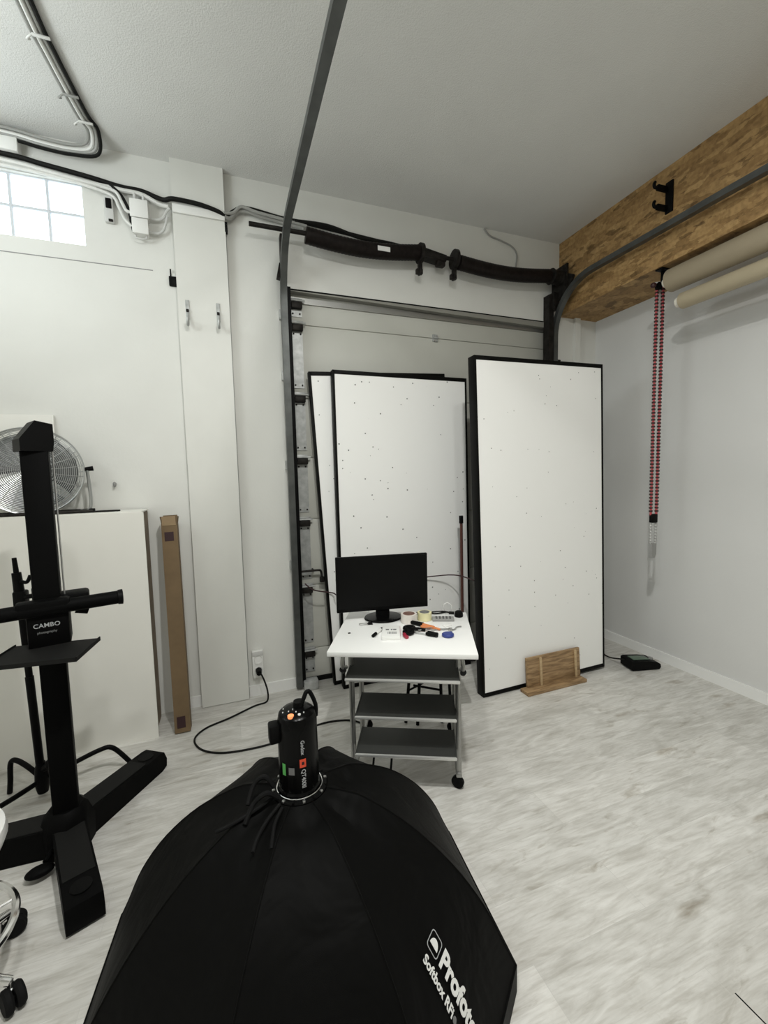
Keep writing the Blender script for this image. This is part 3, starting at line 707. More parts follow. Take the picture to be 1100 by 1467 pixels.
# tape rolls
def tape(label, u, v, r, h, m):
    t = thing('tape_roll', label, 'tape roll', on_desk(u, v), 0)
    q = MB(); q.lathe([(r * .72, .001), (r, .001), (r, h), (r * .72, h)], (0, 0, 0), 40, close=True); q.build('tape', M[m], t, bevel=.001)
    q = MB(); q.lathe([(r * .66, .0), (r * .72, .0), (r * .72, h + .0015), (r * .66, h + .0015)], (0, 0, 0), 40, close=True); q.build('core', M['tape_core'] if m == 'tape_w' else M['grey_weight'], t)
tape('wide white tape roll right of the monitor base', -.018 + .036, .115, .043, .046, 'tape_w')
tape('pale yellow masking tape roll beside the white one', .100, .156, .038, .042, 'tape_y')
# box with barcode
t = thing('small_box', 'small white carton with printed label and bar code at the desk front', 'carton', on_desk(-.062, -.066), DR + R(4))
q = MB(); q.box((0, 0, .009), (.088, .150, .018), bevel=.002); q.build('carton', M['white_plastic'], t)
q = MB()
for i in range(7): q.box((-.014 + i * .0068, -.025, .0183), (.0044 if i % 2 else .0028, .028, .0010))
q.build('bar_code', M['text_grey'], t)
q = MB()
for i, (x, w) in enumerate([(-.018, .016), (.003, .008), (.018, .016)]): q.box((x, .018, .0183), (w, .016, .0010))
q.build('print', M['text_grey'], t)
q = MB(); q.box((.0445, .02, .010), (.0012, .10, .014)); q.build('red_edge', M['crimson'], t)
# small tools
def pen(name, label, cat, u, v, ang, L, parts):
    t = thing(name, label, cat, on_desk(u, v, DZT), DR + R(ang)); x = -L / 2
    for (nm, ln, r0, r1, m) in parts:
        q = MB(); q.cyl((x, 0, max(r0, r1)), (x + ln, 0, max(r0, r1)), r0, r1, seg=14); q.build(nm, M[m], t); x += ln
    return t
pen('marker_pen', 'white and black marker pen lying left of the carton', 'pen', -.128, -.055, 72, .115, [('cap', .035, .008, .008, 'black'), ('barrel', .055, .008, .008, 'white_plastic'), ('end', .025, .008, .006, 'black')])
pen('cutter_knife', 'orange and black cutter knife behind the scissors', 'knife', .105, .035, -32, .17, [('grip', .07, .010, .012, 'black'), ('slider', .065, .010, .009, 'orange'), ('blade_guard', .035, .008, .005, 'orange')])
pen('screwdriver', 'screwdriver with a black handle lying toward the blue disc', 'screwdriver', .085, -.062, -24, .17, [('shaft', .110, .004, .004, 'steel'), ('collar', .01, .007, .010, 'black'), ('handle', .050, .0125, .011, 'black')])
pen('orange_screwdriver', 'slim orange screwdriver lying across the cutter knife', 'screwdriver', .140, .010, -14, .12, [('handle', .06, .007, .008, 'orange'), ('shaft', .06, .003, .003, 'steel')])
sc = thing('scissors', 'scissors with red and black handles at the middle of the desk', 'scissors', on_desk(.052, -.040, DZT), DR + R(20))
q = MB(); q.ring((-.035, -.010, .012), .021, .0085, seg=24); q.build('handle', M['black'], sc)
q = MB(); q.ring((-.018, .028, .016), .024, .0095, seg=24); q.tube([(.0, .02, .014), (.03, .012, .012), (.055, -.002, .008)], .008); q.build('handle', M['black'], sc)
q = MB(); q.prism([(.02, .006), (.10, -.012), (.102, -.009), (.03, .016)], .003, Matrix.Translation((0, 0, .008))); q.prism([(.02, -.002), (.10, .012), (.098, .015), (.02, .010)], .003, Matrix.Translation((0, 0, .012))); q.build('blade', M['steel'], sc)
q = MB(); q.tube([(-.058, -.02, .008), (-.062, -.045, .008), (-.058, -.065, .008)], .009); q.build('grip', M['crimson'], sc)
t = thing('tape_measure', 'flat blue disc at the front right of the desk', 'tape measure', on_desk(.212, -.080, DZT), DR)
q = MB(); q.lathe([(0, 0), (.024, 0), (.029, .005), (.029, .012), (.024, .016), (0, .016)], (0, 0, 0), 32); q.build('case', M['blue'], t)
q = MB(); q.box((.012, .027, .008), (.022, .014, .011), bevel=.003); q.build('tab', M['blue'], t)
t = thing('remote_control', 'grey remote with dark buttons at the back of the desk', 'remote', on_desk(.198, .150, DZT), DR + R(2))
q = MB(); q.box((0, 0, .007), (.115, .048, .014), bevel=.003); q.build('case', M['grey_weight'], t)
q = MB()
for i in range(5):
    for j in range(2): q.box((-.035 + i * .018, -.010 + j * .02, .0148), (.010, .010, .002), bevel=.0007)
q.build('buttons', M['black'], t)
q = MB(); q.lathe([(0, 0), (.022, 0), (.024, .006), (.022, .026), (.015, .031), (0, .032)], on_desk(.285, .212), 28); tag(q.build('black_cap', M['black']), 'small round black cap at the back right corner of the desk', 'cap')
t = thing('wrench', 'small steel wrench in front of the remote', 'wrench', on_desk(.185, .0, DZT), DR + R(5))
q = MB(); q.box((0, 0, .005), (.075, .010, .006), bevel=.001); q.build('shank', M['steel'], t)
for s in (-1, 1):
    q = MB(); a0 = 0 if s > 0 else PI
    pts = [(s * .045 + .012 * math.cos(a0 + R(45 + i * 30)), .012 * math.sin(a0 + R(45 + i * 30)), .005) for i in range(10)]
    q.tube(pts, .004, smooth=1); q.build('jaw', M['steel'], t)
q = MB(); q.tube([on_desk(.225, -.015, DZT + .004), on_desk(.25, .005, DZT + .004), on_desk(.262, .035, DZT + .004), on_desk(.285, .045, DZT + .004)], .004)
tag(q.build('hex_key', M['steel']), 'bent steel hex key near the right edge of the desk', 'hex key')
q = MB(); q.box(on_desk(.215, .06, DZT + .004), (.045, .022, .008), rot=(0, 0, .2), bevel=.002); tag(q.build('eraser', M['white_plastic']), 'small white block between the remote and the hex key', 'block')
t = thing('binder_clip', 'small dark clip in front of the monitor base on the left', 'clip', on_desk(-.185, .075, DZT), DR + R(10))
q = MB(); q.prism([(-.015, 0), (.015, 0), (.004, .014), (-.004, .014)], .022, Matrix.Rotation(PI / 2, 4, 'X')); q.build('body', M['black'], t)
q = MB(); q.tube([(-.01, -.01, .004), (-.05, -.014, .003), (-.055, 0, .003), (-.05, .008, .003), (-.01, .01, .004)], .0018); q.build('wire_handle', M['steel'], t)
q = MB(); q.box(on_desk(-.27, -.06, DZT + .002), (.012, .006, .004)); tag(q.build('staple', M['dark_steel']), 'tiny dark staple on the left of the desk', 'staple')
# low black stool behind the trolley
st = thing('step_stool', 'low black wire-legged stool behind the trolley desk', 'stool', (1.17, 2.31, 0), R(-20))
q = MB(); q.box((.02, -.03, .425), (.40, .28, .035), bevel=.012); q.build('seat', M['black_matte'], st)
q = MB(); q.box((.15, -.07, .455), (.12, .16, .026), bevel=.008); q.build('cushion', M['grey_weight'], st)
for (a, b) in ((-.20, -.09), (-.13, -.12), (.02, -.10), (.10, .06)):
    q = MB(); q.tube([(a * .8, b * .8, .41), (a, b, .0)], .010, smooth=1); q.build('leg', M['black'], st)
q = MB(); q.cyl((-.15, -.10, .24), (.02, -.09, .20), .007, seg=8); q.cyl((.02, -.09, .34), (.10, .05, .22), .007, seg=8); q.cyl((-.18, -.085, .20), (.0, -.1, .30), .006, seg=8); q.build('brace', M['black'], st)
# two short cables hanging under the trolley
for i, (a, b, lab) in enumerate([(-.19, -.16, 'left of the two black cables hanging under the trolley desk'), (-.10, -.16, 'right of the two black cables hanging under the trolley desk')]):
    q = MB(); q.tube([on_desk(a + .03, b + .14, .198), on_desk(a + .028, b + .12, .12), on_desk(a + .02, b + .06, .03), on_desk(a + .005, b + .01, .007)], .0055)
    tag(q.build('hanging_cable', M['cord']), lab, 'cable')

# ------------------------------------------------------------------ softbox and flash head
OX, OY = .158, 1.22
A0 = R(-28)
PROF = [(.083, .585), (.14, .578), (.20, .563), (.33, .487), (.45, .378), (.54, .258), (.60, .138), (.63, .080)]
PR = spline([Vector((a, 0, b)) for a, b in PROF], 4)
NS = 10
sb = thing('softbox', 'big black octagonal softbox lying face down in the foreground', 'softbox', (OX, OY, 0))
def dome(r, z, ang):
    """point of the fabric skin: chord between two ribs, slightly slack in the middle"""
    k = math.floor((ang - A0) / (PI / 4)); f = ((ang - A0) / (PI / 4)) - k
    a, b = A0 + k * PI / 4, A0 + (k + 1) * PI / 4
    blend = min(1, max(0, (r - .085) / .06))
    p = Vector((r * math.cos(a), r * math.sin(a), z)).lerp(Vector((r * math.cos(b), r * math.sin(b), z)), f)
    c = Vector((r * math.cos(ang), r * math.sin(ang), z))
    p = c.lerp(p, blend)
    slack = math.sin(PI * f) * blend * max(0, (.63 - r) / .55)
    p.z -= .020 * slack
    n = noise.noise(Vector((ang * 4, r * 5, 1.7))) * .007 * slack * 2
    p.z += n; return p
bm = bmesh.new(); rings = []
for pp in PR:
    ring = []
    for k in range(8 * NS):
        ring.append(bm.verts.new(dome(pp.x, pp.z, A0 + (k + .0001) / NS * PI / 4)))
    rings.append(ring)
for a, b in zip(rings[:-1], rings[1:]):
    for k in range(8 * NS): bm.faces.new((a[k], a[(k + 1) % (8 * NS)], b[(k + 1) % (8 * NS)], b[k]))
w = MB(); w.bm = bm; cover = w.build('cover', M['fabric'], sb, smooth=26)
q = MB()
for (z, r) in ((.085, .632),):
    n8 = [(r * math.cos(A0 + k * PI / 4), r * math.sin(A0 + k * PI / 4)) for k in range(8)]
    n7 = [(.615 * math.cos(A0 + k * PI / 4), .615 * math.sin(A0 + k * PI / 4)) for k in range(8)]
    for k in range(8):
        a, b = n8[k], n8[(k + 1) % 8]; c, d = n7[k], n7[(k + 1) % 8]
        vs = [q.bm.verts.new(p) for p in ((*a, 0), (*b, 0), (*b, z), (*a, z), (*c, 0), (*d, 0), (*d, z), (*c, z))]
        for f in ((0, 1, 2, 3), (4, 7, 6, 5), (3, 2, 6, 7), (0, 4, 5, 1)): q.bm.faces.new([vs[i] for i in f])
q.build('rim', M['fabric'], sb)
q = MB()
for k in range(8): # seam piping over each rib
    q.tube([dome(pp.x, pp.z, A0 + k * PI / 4 + .0001) + Vector((0, 0, .0)) for pp in PR], .0022, seg=6, smooth=1)
q.build('seam_piping', M['fabric'], sb)
q = MB(); q.lathe([(.0635, -.006), (.078, -.006), (.081, .0), (.078, .005), (.070, .007), (.0635, .005)], (0, 0, .586), 48, close=True); q.build('speed_ring', M['black'], sb)
q = MB(); q.ring((0, 0, .592), .0665, .0022, seg=56); q.build('ring_edge', M['chrome'], sb)
for k in range(16):
    a = 2 * PI * k / 16
    q = MB(); q.box((.0765 * math.cos(a), .0765 * math.sin(a), .590), (.009, .008, .008), rot=(0, 0, a), bevel=.002); q.build('ring_catch', M['black'] if k % 2 else M['steel'], sb)
for i, pts in enumerate([[(-.07, -.045, .60), (-.10, -.05, .625), (-.135, -.045, .60), (-.16, -.07, .568)], [(-.075, -.01, .61), (-.10, .0, .64), (-.13, .005, .62), (-.15, -.03, .59)],
                          [(-.065, -.06, .59), (-.10, -.09, .58), (-.13, -.13, .572), (-.145, -.16, .560)], [(-.07, -.03, .60), (-.12, -.05, .59), (-.19, -.06, .572), (-.235, -.055, .558)], [(-.06, -.07, .585), (-.085, -.11, .575), (-.10, -.17, .562)]]):
    q = MB(); q.tube(pts, .007 if i < 2 else .005, seg=8); q.build('strap', M['rubber'], sb)
# lettering printed on the panel between two ribs
S = [0]
for a, b in zip(PR[:-1], PR[1:]): S.append(S[-1] + (b - a).length)
def at_s(s):
    for i in range(len(S) - 1):
        if s <= S[i + 1] or i == len(S) - 2:
            f = (s - S[i]) / (S[i + 1] - S[i]); return PR[i].lerp(PR[i + 1], f)
PANEL = A0 - PI / 8
def on_panel(s, t, lift):
    """s along the slope from the hub, t sideways (towards the right-hand rib)"""
    p = at_s(s); r = p.x * math.cos(PI / 8); z = p.z
    q1 = at_s(s + .01); tx = Vector((q1.x - p.x, 0, q1.z - p.z)).normalized(); nz = Vector((-tx.z, 0, tx.x))
    loc = Vector((r, t, z)); loc += Vector((nz.x, 0, nz.z)) * (lift + .0)
    v = Matrix.Rotation(PANEL, 3, 'Z') @ loc
    f = .5 + t / (2 * p.x * math.sin(PI / 8)); v.z -= .020 * math.sin(PI * min(1, max(0, f))) * max(0, (.63 - p.x) / .55) * .9
    return v
def panel_text(body, size, s0, t0, m, bold=0.0, name='lettering', spacing=1.0):
    vs, fs, wd = text_mesh(body, size, bold, .0004, spacing)
    out = [on_panel(s0 + v.x, t0 + v.y, .006 + (.0008 if v.z > 0 else 0)) for v in vs]
    mesh_from(name, out, fs, M[m], cover); return wd
TS, TT = .504, -.040
KS = .70
panel_text('Profoto', .082 * KS, TS, TT, 'text_white', .0022)
w1 = panel_text('Softbox RFi', .040 * KS, TS - .062 * KS, TT - .052 * KS, 'text_white', .0007)
def panel_poly(poly, m, name, lift=.006):
    mesh_from(name, [on_panel(TS + (x - .075) * KS, TT + (y - .004) * KS, lift) for x, y in poly] + [on_panel(TS + (x - .075) * KS, TT + (y - .004) * KS, lift - .0008) for x, y in poly],
              [tuple(range(len(poly)))] + [tuple(range(2 * len(poly) - 1, len(poly) - 1, -1))], M[m], cover)
def rrect(cx, cy, w, h, r, n=5):
    o = []
    for (sx, sy, a) in ((1, 1, 0), (-1, 1, 90), (-1, -1, 180), (1, -1, 270)):
        for i in range(n + 1):
            t = R(a + 90 * i / n); o.append((cx + sx * (w / 2 - r) + r * math.cos(t), cy + sy * (h / 2 - r) + r * math.sin(t)))
    return o
oo = rrect(.030, .030, .062, .062, .012); ii = rrect(.030, .030, .056, .056, .010); n = len(oo)
vs = [on_panel(TS + (x - .075) * KS, TT + (y - .004) * KS, .006) for x, y in oo + ii]
mesh_from('emblem_outline', vs, [(i, (i + 1) % n, n + (i + 1) % n, n + i) for i in range(n)], M['text_dim'], cover)
panel_poly([(.030 + .021 * math.cos(a), .019 + .026 * math.sin(a)) for a in [PI * i / 16 for i in range(17)]], 'text_white', 'emblem_dome')
for k in range(2):
    c0 = w1 / KS + .016 + k * .034 + .013
    panel_poly([(c0 + .010 * math.cos(2 * PI * i / 16), -.036 + .010 * math.sin(2 * PI * i / 16)) for i in range(16)], 'text_grey', 'emblem_dot')

# flash head
fh = thing('flash_head', 'black studio flash head standing on the softbox mount', 'flash head', (OX, OY, .575))
q = MB(); q.lathe([(0, .0), (.058, .0), (.062, .004), (.062, .022), (.059, .027), (.0575, .20), (.0575, .222), (.055, .232), (0, .232)], (0, 0, 0), 64); body = q.build('body', M['black_gloss'], fh, smooth=30)
q = MB(); q.lathe([(.0555, .231), (.053, .242), (.044, .250), (.026, .255), (0, .256)], (0, 0, 0), 48); q.build('rear_panel', M['black_gloss'], fh)
ca = math.atan2(-OY, -OX)
def polar(r, a, z): return Vector((r * math.cos(a), r * math.sin(a), z))
q = MB(); p = polar(.012, ca + R(150), .252); q.cyl(p, p + Vector((0, 0, .016)), .017, .015, seg=24); q.build('dial', M['black'], fh)
for i, (r, a, sz, m) in enumerate([(.046, -25, .0075, 'orange_btn'), (.043, 10, .0045, 'text_white'), (.041, 32, .003, 'text_white'), (.030, -5, .003, 'text_white'), (.033, -52, .0028, 'text_white'), (.047, -70, .0028, 'text_white'), (.043, -95, .0025, 'text_white'), (.02, -40, .0028, 'text_dim'), (.052, -112, .0025, 'text_dim')]):
    r *= .9; sz *= (1.2 if i == 0 else .95 if i == 1 else .62); p = polar(r, ca + R(a), .2555 - max(0, r - .02) * .25); q = MB(); q.cyl(p - Vector((0, 0, .004)), p + Vector((0, 0, .003)), sz, seg=14); q.build('button', M[m], fh)
q = MB(); pa = polar(.008, ca + R(95), .248); pb = polar(.036, ca + R(105), .292); pc = polar(.056, ca + R(100), .215)
q.tube([pa, pa.lerp(pb, .55) + Vector((0, 0, .006)), pb + Vector((-.005, 0, 0)), pb + Vector((.006, 0, -.002)), pc.lerp(pb, .45) + polar(.010, ca + R(100), 0), pc], .0065, seg=10, smooth=3); q.build('carry_handle', M['black'], fh)
bv = polar(.068, ca - R(80), .195); q = MB(); q.box(bv, (.030, .040, .055), rot=(0, 0, ca - R(80)), bevel=.006); q.build('umbrella_bracket', M['black'], fh)
def on_body(arc_, z, lift=.0008):
    a = ca + arc_ / .0585; return polar(.0587 + lift, a, z)
def body_text(body_, size, a0, z0, m, bold=0.0):
    vs, fs, wd = text_mesh(body_, size, bold, .0002)
    mesh_from('lettering', [on_body(a0 + v.y, z0 - v.x, .0006 + (.0003 if v.z > 0 else 0)) for v in vs], fs, M[m], body); return wd
w_ = body_text('Godox', .0150, .007, .185, 'text_dim', .0003)
def body_patch(a0, a1, z0, z1, m, name, n=6, lift=.0008):
    vs = []; fs = []
    for i in range(n + 1):
        a = a0 + (a1 - a0) * i / n; vs += [on_body(a, z0, lift), on_body(a, z1, lift)]
    for i in range(n): fs.append((2 * i, 2 * i + 2, 2 * i + 3, 2 * i + 1))
    return mesh_from(name, vs, fs, M[m], body)
body_patch(.002, .020, .105, .130, 'red', 'red_label')
body_patch(.008, .015, .113, .122, 'maroon', 'red_label_mark', lift=.0012)
body_text('QT400II', .0165, .007, .099, 'text_dim', .0003)
body_patch(-.052, -.040, .080, .115, 'green', 'green_sticker')
body_patch(-.030, -.013, .085, .107, 'text_grey', 'rating_plate')

# ------------------------------------------------------------------ camera stand
CX, CY = -.695, 2.02
cs = thing('camera_stand', 'heavy black studio camera stand with tray and cross arm at left', 'camera stand', (CX, CY, 0), R(14))
def leg_poly(L):
    return [(.03, .0), (L - .03, 0), (L, .012), (L + .004, .05), (L - .012, .092), (L - .04, .098), (.03, .120)]
for k, (a, L) in enumerate([(-68 - 14, .46), (56 - 14, .49), (177 - 14, .56)]):
    q = MB(); mm = Matrix.Rotation(R(a), 4, 'Z') @ Matrix.Rotation(PI / 2, 4, 'X')
    q.prism(leg_poly(L), .112, mm); lg = q.build('leg', M['black_matte'], cs, bevel=.007)
    q = MB(); q.prism([(.07, .1170), (L - .125, .1025), (L - .125, .1065), (.07, .121)], .098, mm); q.build('cover_plate', M['black_top'], lg)
    q = MB(); q.cyl(Matrix.Rotation(R(a), 4, 'Z') @ Vector((L - .075, 0, .098)), Matrix.Rotation(R(a), 4, 'Z') @ Vector((L - .075, 0, .1035)), .034, seg=20); q.build('end_recess', M['black'], lg)
q = MB(); q.lathe([(0, 0), (.09, .0), (.095, .10), (.075, .16), (.06, .175), (0, .175)], (0, 0, 0), 8); q.build('hub', M['black_matte'], cs)
q = MB(); q.bx(-.043, .043, -.043, .043, .12, 1.655, bevel=.006); q.build('column', M['black_matte'], cs)
q = MB(); q.prism([(-.055, 1.63), (.045, 1.63), (.05, 1.665), (.05, 1.735), (-.005, 1.745), (-.055, 1.675)], .105, Matrix.Rotation(R(18), 4, 'Z') @ Matrix.Rotation(PI / 2, 4, 'X')); q.build('top_cap', M['black'], cs, bevel=.004)
q = MB(); q.cyl((.055, -.02, 1.66), (.055, -.02, .98), .003, seg=8); q.build('counterweight_cable', M['steel'], cs)
q = MB(); q.bx(-.066, .066, -.072, .066, .865, 1.03, bevel=.01); q.box((.075, .015, 1.035), (.12, .10, .055), bevel=.012); q.box((-.01, -.06, 1.03), (.17, .06, .06), bevel=.012); car = q.build('carriage', M['black_matte'], cs)
q = MB(); q.cyl((-.42, -.065, 1.020), (.235, -.065, 1.028), .027, seg=24); q.build('cross_arm', M['black_matte'], cs)
q = MB(); q.lathe([(0, 0), (.024, 0), (.030, .004), (.031, .02), (.022, .022), (.020, .012), (0, .012)], (.230, -.065, 1.028), 24, (1, 0, 0)); q.build('arm_end', M['black'], cs)
q = MB(); q.cyl((.09, -.02, 1.0), (.13, -.02, .985), .022, .018, seg=16); q.build('clamp_knob', M['black'], cs)
tm = Matrix.Translation((-.012, -.142, .874)) @ Matrix.Rotation(R(-20.4), 4, 'Z')
q = MB(); q.prism([(-.147, -.105), (.147, -.105), (.147, .105), (-.147, .105)], .010, tm)
for (x0, x1, y0, y1) in ((-.147, .147, -.105, -.101), (-.147, -.143, -.105, .105), (.143, .147, -.105, .105)):
    q.prism([(x0, y0), (x1, y0), (x1, y1), (x0, y1)], .006, tm @ Matrix.Translation((0, 0, .008)))
q.build('tray', M['black_top'], cs)
def plate_text(body_, size, z, wmax, m):
    vs, fs, wd = text_mesh(body_, size, .0002, .0002)
    mesh_from('lettering', [Vector((v.x - wd / 2 - .004, -.0726 - (.0003 if v.z > 0 else 0), z + v.y)) for v in vs], fs, M[m], car)
plate_text('CAMBO', .0235, .955, .08, 'text_dim'); plate_text('photography', .0120, .932, .08, 'text_grey')
q = MB(); q.sphere((-.085, -.135, .035), .036, sc=(1.3, .8, .5)); q.cyl((-.07, -.11, .045), (-.03, -.03, .06), .010, seg=10); q.build('brake_pedal', M['black_matte'], cs)

# ------------------------------------------------------------------ light stand behind it
t = thing('light_stand', 'slim black light stand with arched tube legs behind the camera stand', 'light stand', (-.915, 2.40, 0))
q = MB(); q.cyl((-.913, 2.40, .03), (-.925, 2.40, .60), .017, seg=16); q.cyl((-.925, 2.40, .60), (-.932, 2.40, .93), .014, seg=16); q.build('column', M['black'], t, True)
q = MB(); q.box((-.928, 2.40, .955), (.05, .05, .12), bevel=.008); q.cyl((-.932, 2.40, 1.0), (-.937, 2.40, 1.10), .021, .018, seg=16); q.cyl((-.937, 2.40, 1.10), (-.94, 2.40, 1.17), .011, .009, seg=12); q.build('grip_head', M['black'], t, True)
q = MB(); q.tube([(-.92, 2.39, 1.06), (-.895, 2.385, 1.055), (-.878, 2.38, 1.085)], .008); q.build('lever', M['black'], t, True)
q = MB(); q.cyl((-.92, 2.39, .985), (-.87, 2.375, .99), .011, seg=12); q.box((-.862, 2.372, 1.0), (.022, .03, .06), bevel=.005); q.build('clamp_knob', M['black'], t, True)
q = MB(); q.lathe([(0, .0), (.022, 0), (.026, .02), (.03, .05), (.026, .12), (.018, .15), (0, .15)], (-.913, 2.40, .02), 16); q.build('leg_hub', M['black'], t, True)
q = MB(); q.cyl((-.90, 2.39, .14), (-.865, 2.375, .165), .016, .02, seg=10); q.sphere((-.862, 2.372, .168), .026, sc=(1, .7, 1)); q.build('leg_lock', M['black'], t, True)
for pts in ([(-.90, 2.40, .09), (-.80, 2.42, .115), (-.68, 2.445, .145), (-.625, 2.455, .135), (-.56, 2.465, .04), (-.545, 2.468, .008)],
            [(-.92, 2.40, .10), (-.98, 2.43, .15), (-1.03, 2.455, .175), (-1.055, 2.465, .16), (-1.065, 2.47, .07), (-1.072, 2.47, .008)],
            [(-.92, 2.39, .08), (-.98, 2.30, .085), (-1.06, 2.19, .09), (-1.11, 2.12, .06), (-1.13, 2.09, .008)]):
    q = MB(); q.tube(pts, .0115, seg=12); q.build('leg', M['black'], t, True)

# ------------------------------------------------------------------ white cabinet, fan, board, cardboard tube
cb = thing('cabinet', 'cream white cabinet with a raw brown side under the fan', 'cabinet', (-.9, 2.85, 0))
q = MB(); q.bx(-1.62, -.475, 2.722, 2.962, .0, 1.333); q.build('carcass', M['mdf'], cb, True, smooth=0)
q = MB(); q.bx(-1.62, -.456, 2.714, 2.722, .0, 1.336); q.build('front', M['cab'], cb, True, smooth=0)
q = MB(); q.bx(-1.62, -.466, 2.7225, 2.965, 1.333, 1.340); q.build('top', M['cab'], cb, True, smooth=0)
q = MB(); q.box((-1.25, 2.972, 1.62), (.66, .016, .56), rot=(R(-1), 0, 0), bevel=.002); tag(q.build('backing_board', M['cab']), 'thin cream board leaning on the wall behind the fan', 'board')

fn = thing('fan', 'chrome floor fan standing on the white cabinet', 'fan', (-.985, 2.80, 1.34), R(12))
FR = .232; FC = Vector((0, 0, .235)); tilt = Matrix.Translation(FC) @ Matrix.Rotation(R(-6), 4, 'X') @ Matrix.Rotation(PI / 2, 4, 'X')
def fan_ring(q, r, z, t_):
    k = 48; q.tube([tilt @ Vector((r * math.cos(2 * PI * i / k), r * math.sin(2 * PI * i / k), z)) for i in range(k)], t_, seg=5, smooth=1, closed=True)
q = MB()
for i in range(25):
    r = .03 + (FR - .03) * i / 24; fan_ring(q, r, .065 - .045 * (r / FR) ** 3, .0016 if i < 24 else .005)
for i in range(24):
    a = 2 * PI * i / 24; q.tube([tilt @ Vector((r * math.cos(a + .5 * r), r * math.sin(a + .5 * r), .067 - .045 * (r / FR) ** 3)) for r in (.03, .08, .13, .18, FR)], .0018, seg=5, smooth=1)
q.build('front_guard', M['fan_chrome'], fn)
q = MB()
for i in range(10):
    r = .05 + (FR - .05) * i / 9; fan_ring(q, r, -.065 + .045 * (r / FR) ** 3, .002)
for i in range(12):
    a = 2 * PI * i / 12; q.tube([tilt @ Vector((r * math.cos(a), r * math.sin(a), -.067 + .045 * (r / FR) ** 3)) for r in (.05, .13, .18, FR)], .002, seg=5, smooth=1)
q.build('rear_guard', M['fan_chrome'], fn)
q = MB(); q.cyl(tilt @ Vector((0, 0, -.055)), tilt @ Vector((0, 0, .02)), .045, .035, seg=24); q.build('motor', M['silver'], fn)
q = MB(); q.cyl(tilt @ Vector((0, 0, .062)), tilt @ Vector((0, 0, .070)), .035, .03, seg=24); q.build('badge', M['fan_chrome'], fn)
for k in range(3):
    q = MB(); g = []
    for i in range(7):
        r = .03 + .175 * i / 6; wd = .80 + .22 * i / 6; row = []
        for j in range(7):
            a = 2 * PI * k / 3 + (j / 6 - .5) * wd * 1.9 + .3; row.append(q.bm.verts.new(tilt @ Vector((r * math.cos(a), r * math.sin(a), (j / 6 - .5) * .045 * (.6 + .4 * i / 6)))))
        g.append(row)
    for i in range(6):
        for j in range(6): q.bm.faces.new((g[i][j], g[i + 1][j], g[i + 1][j + 1], g[i][j + 1]))
    b = q.build('blade', M['blade'], fn)
    sm = b.modifiers.new('thickness', 'SOLIDIFY'); sm.thickness = .002
for s in (-1, 1):
    q = MB(); q.tube([(s * .245, 0, .245), (s * .252, 0, .12), (s * .245, 0, .02), (s * .20, 0, .010)], .009, seg=10); q.build('support_arm', M['fan_chrome'], fn)
    q = MB(); q.cyl((s * .235, 0, .245), (s * .275, 0, .25), .011, .014, seg=14); q.build('tilt_knob', M['black'], fn)
q = MB(); q.tube([(-.26, -.05, .010), (.26, -.05, .010)], .009, smooth=1); q.tube([(-.26, .06, .010), (.26, .06, .010)], .009, smooth=1)
for s in (-1, 1): q.tube([(s * .245, -.05, .010), (s * .245, .06, .010)], .009, smooth=1)
q.build('base_frame', M['dark_steel'], fn)
q = MB(); q.tube([(.12, -.03, .015), (.20, -.045, .005), (.30, -.06, .005), (.37, -.06, .005), (.385, -.045, .005), (.33, -.03, .005), (.26, -.025, .005)], .0045); q.box((.255, -.03, .012), (.03, .02, .022), bevel=.003); q.build('power_cord', M['cord'], fn)

tb = thing('cardboard_box', 'tall narrow brown cardboard box leaning on the wall beside the cabinet', 'cardboard box', (-.325, 2.735, 0), rot=(R(-6.5), R(-.9), 0))
q = MB(); q.bx(-.043, .043, -.04, .04, .003, 1.255); tbody = q.build('carton', M['card'], tb, smooth=0)
q = MB(); q.box((0, -.046, 1.272), (.075, .004, .055), rot=(R(12), 0, 0)); q.build('flap', M['card_light'], tb)
q = MB(); q.box((-.043, .0, 1.275), (.004, .075, .05), rot=(0, R(-8), 0)); q.build('flap', M['card'], tb)
q = MB(); q.box((.043, .0, 1.275), (.004, .075, .05), rot=(0, R(8), 0)); q.build('flap', M['card'], tb)
q = MB(); q.box((0, .04, 1.28), (.08, .004, .06), rot=(R(-6), 0, 0)); q.build('flap', M['card'], tb)
q = MB(); q.bx(-.028, .022, -.0412, -.0398, 1.150, 1.205); q.build('label', M['maroon'], tb)
q = MB(); q.bx(-.028, .018, -.0412, -.0398, .030, .098); q.build('label', M['maroon'], tb)

# ------------------------------------------------------------------ stool at the lower left
sx, sy = -.875, 1.475
so = thing('swivel_stool', 'white swivel stool with chrome base at the lower left edge', 'stool', (sx, sy, 0))
q = MB(); q.lathe([(0, .425), (.17, .425), (.195, .435), (.205, .46), (.20, .487), (.17, .500), (0, .505)], (0, 0, 0), 48); q.build('seat', M['stool_white'], so)
q = MB(); q.lathe([(0, .10), (.035, .10), (.03, .13), (.022, .14), (.022, .30), (.014, .30), (.014, .425), (0, .425)], (0, 0, 0), 24); q.build('gas_column', M['chrome'], so)
q = MB(); q.ring((0, 0, .20), .205, .011, seg=56); q.build('foot_ring', M['chrome'], so)
q = MB()
for k in range(3):
    a = 2 * PI * k / 3 + .5; q.cyl((.02 * math.cos(a), .02 * math.sin(a), .20), (.205 * math.cos(a), .205 * math.sin(a), .20), .007, seg=10)
q.build('ring_spoke', M['chrome'], so)
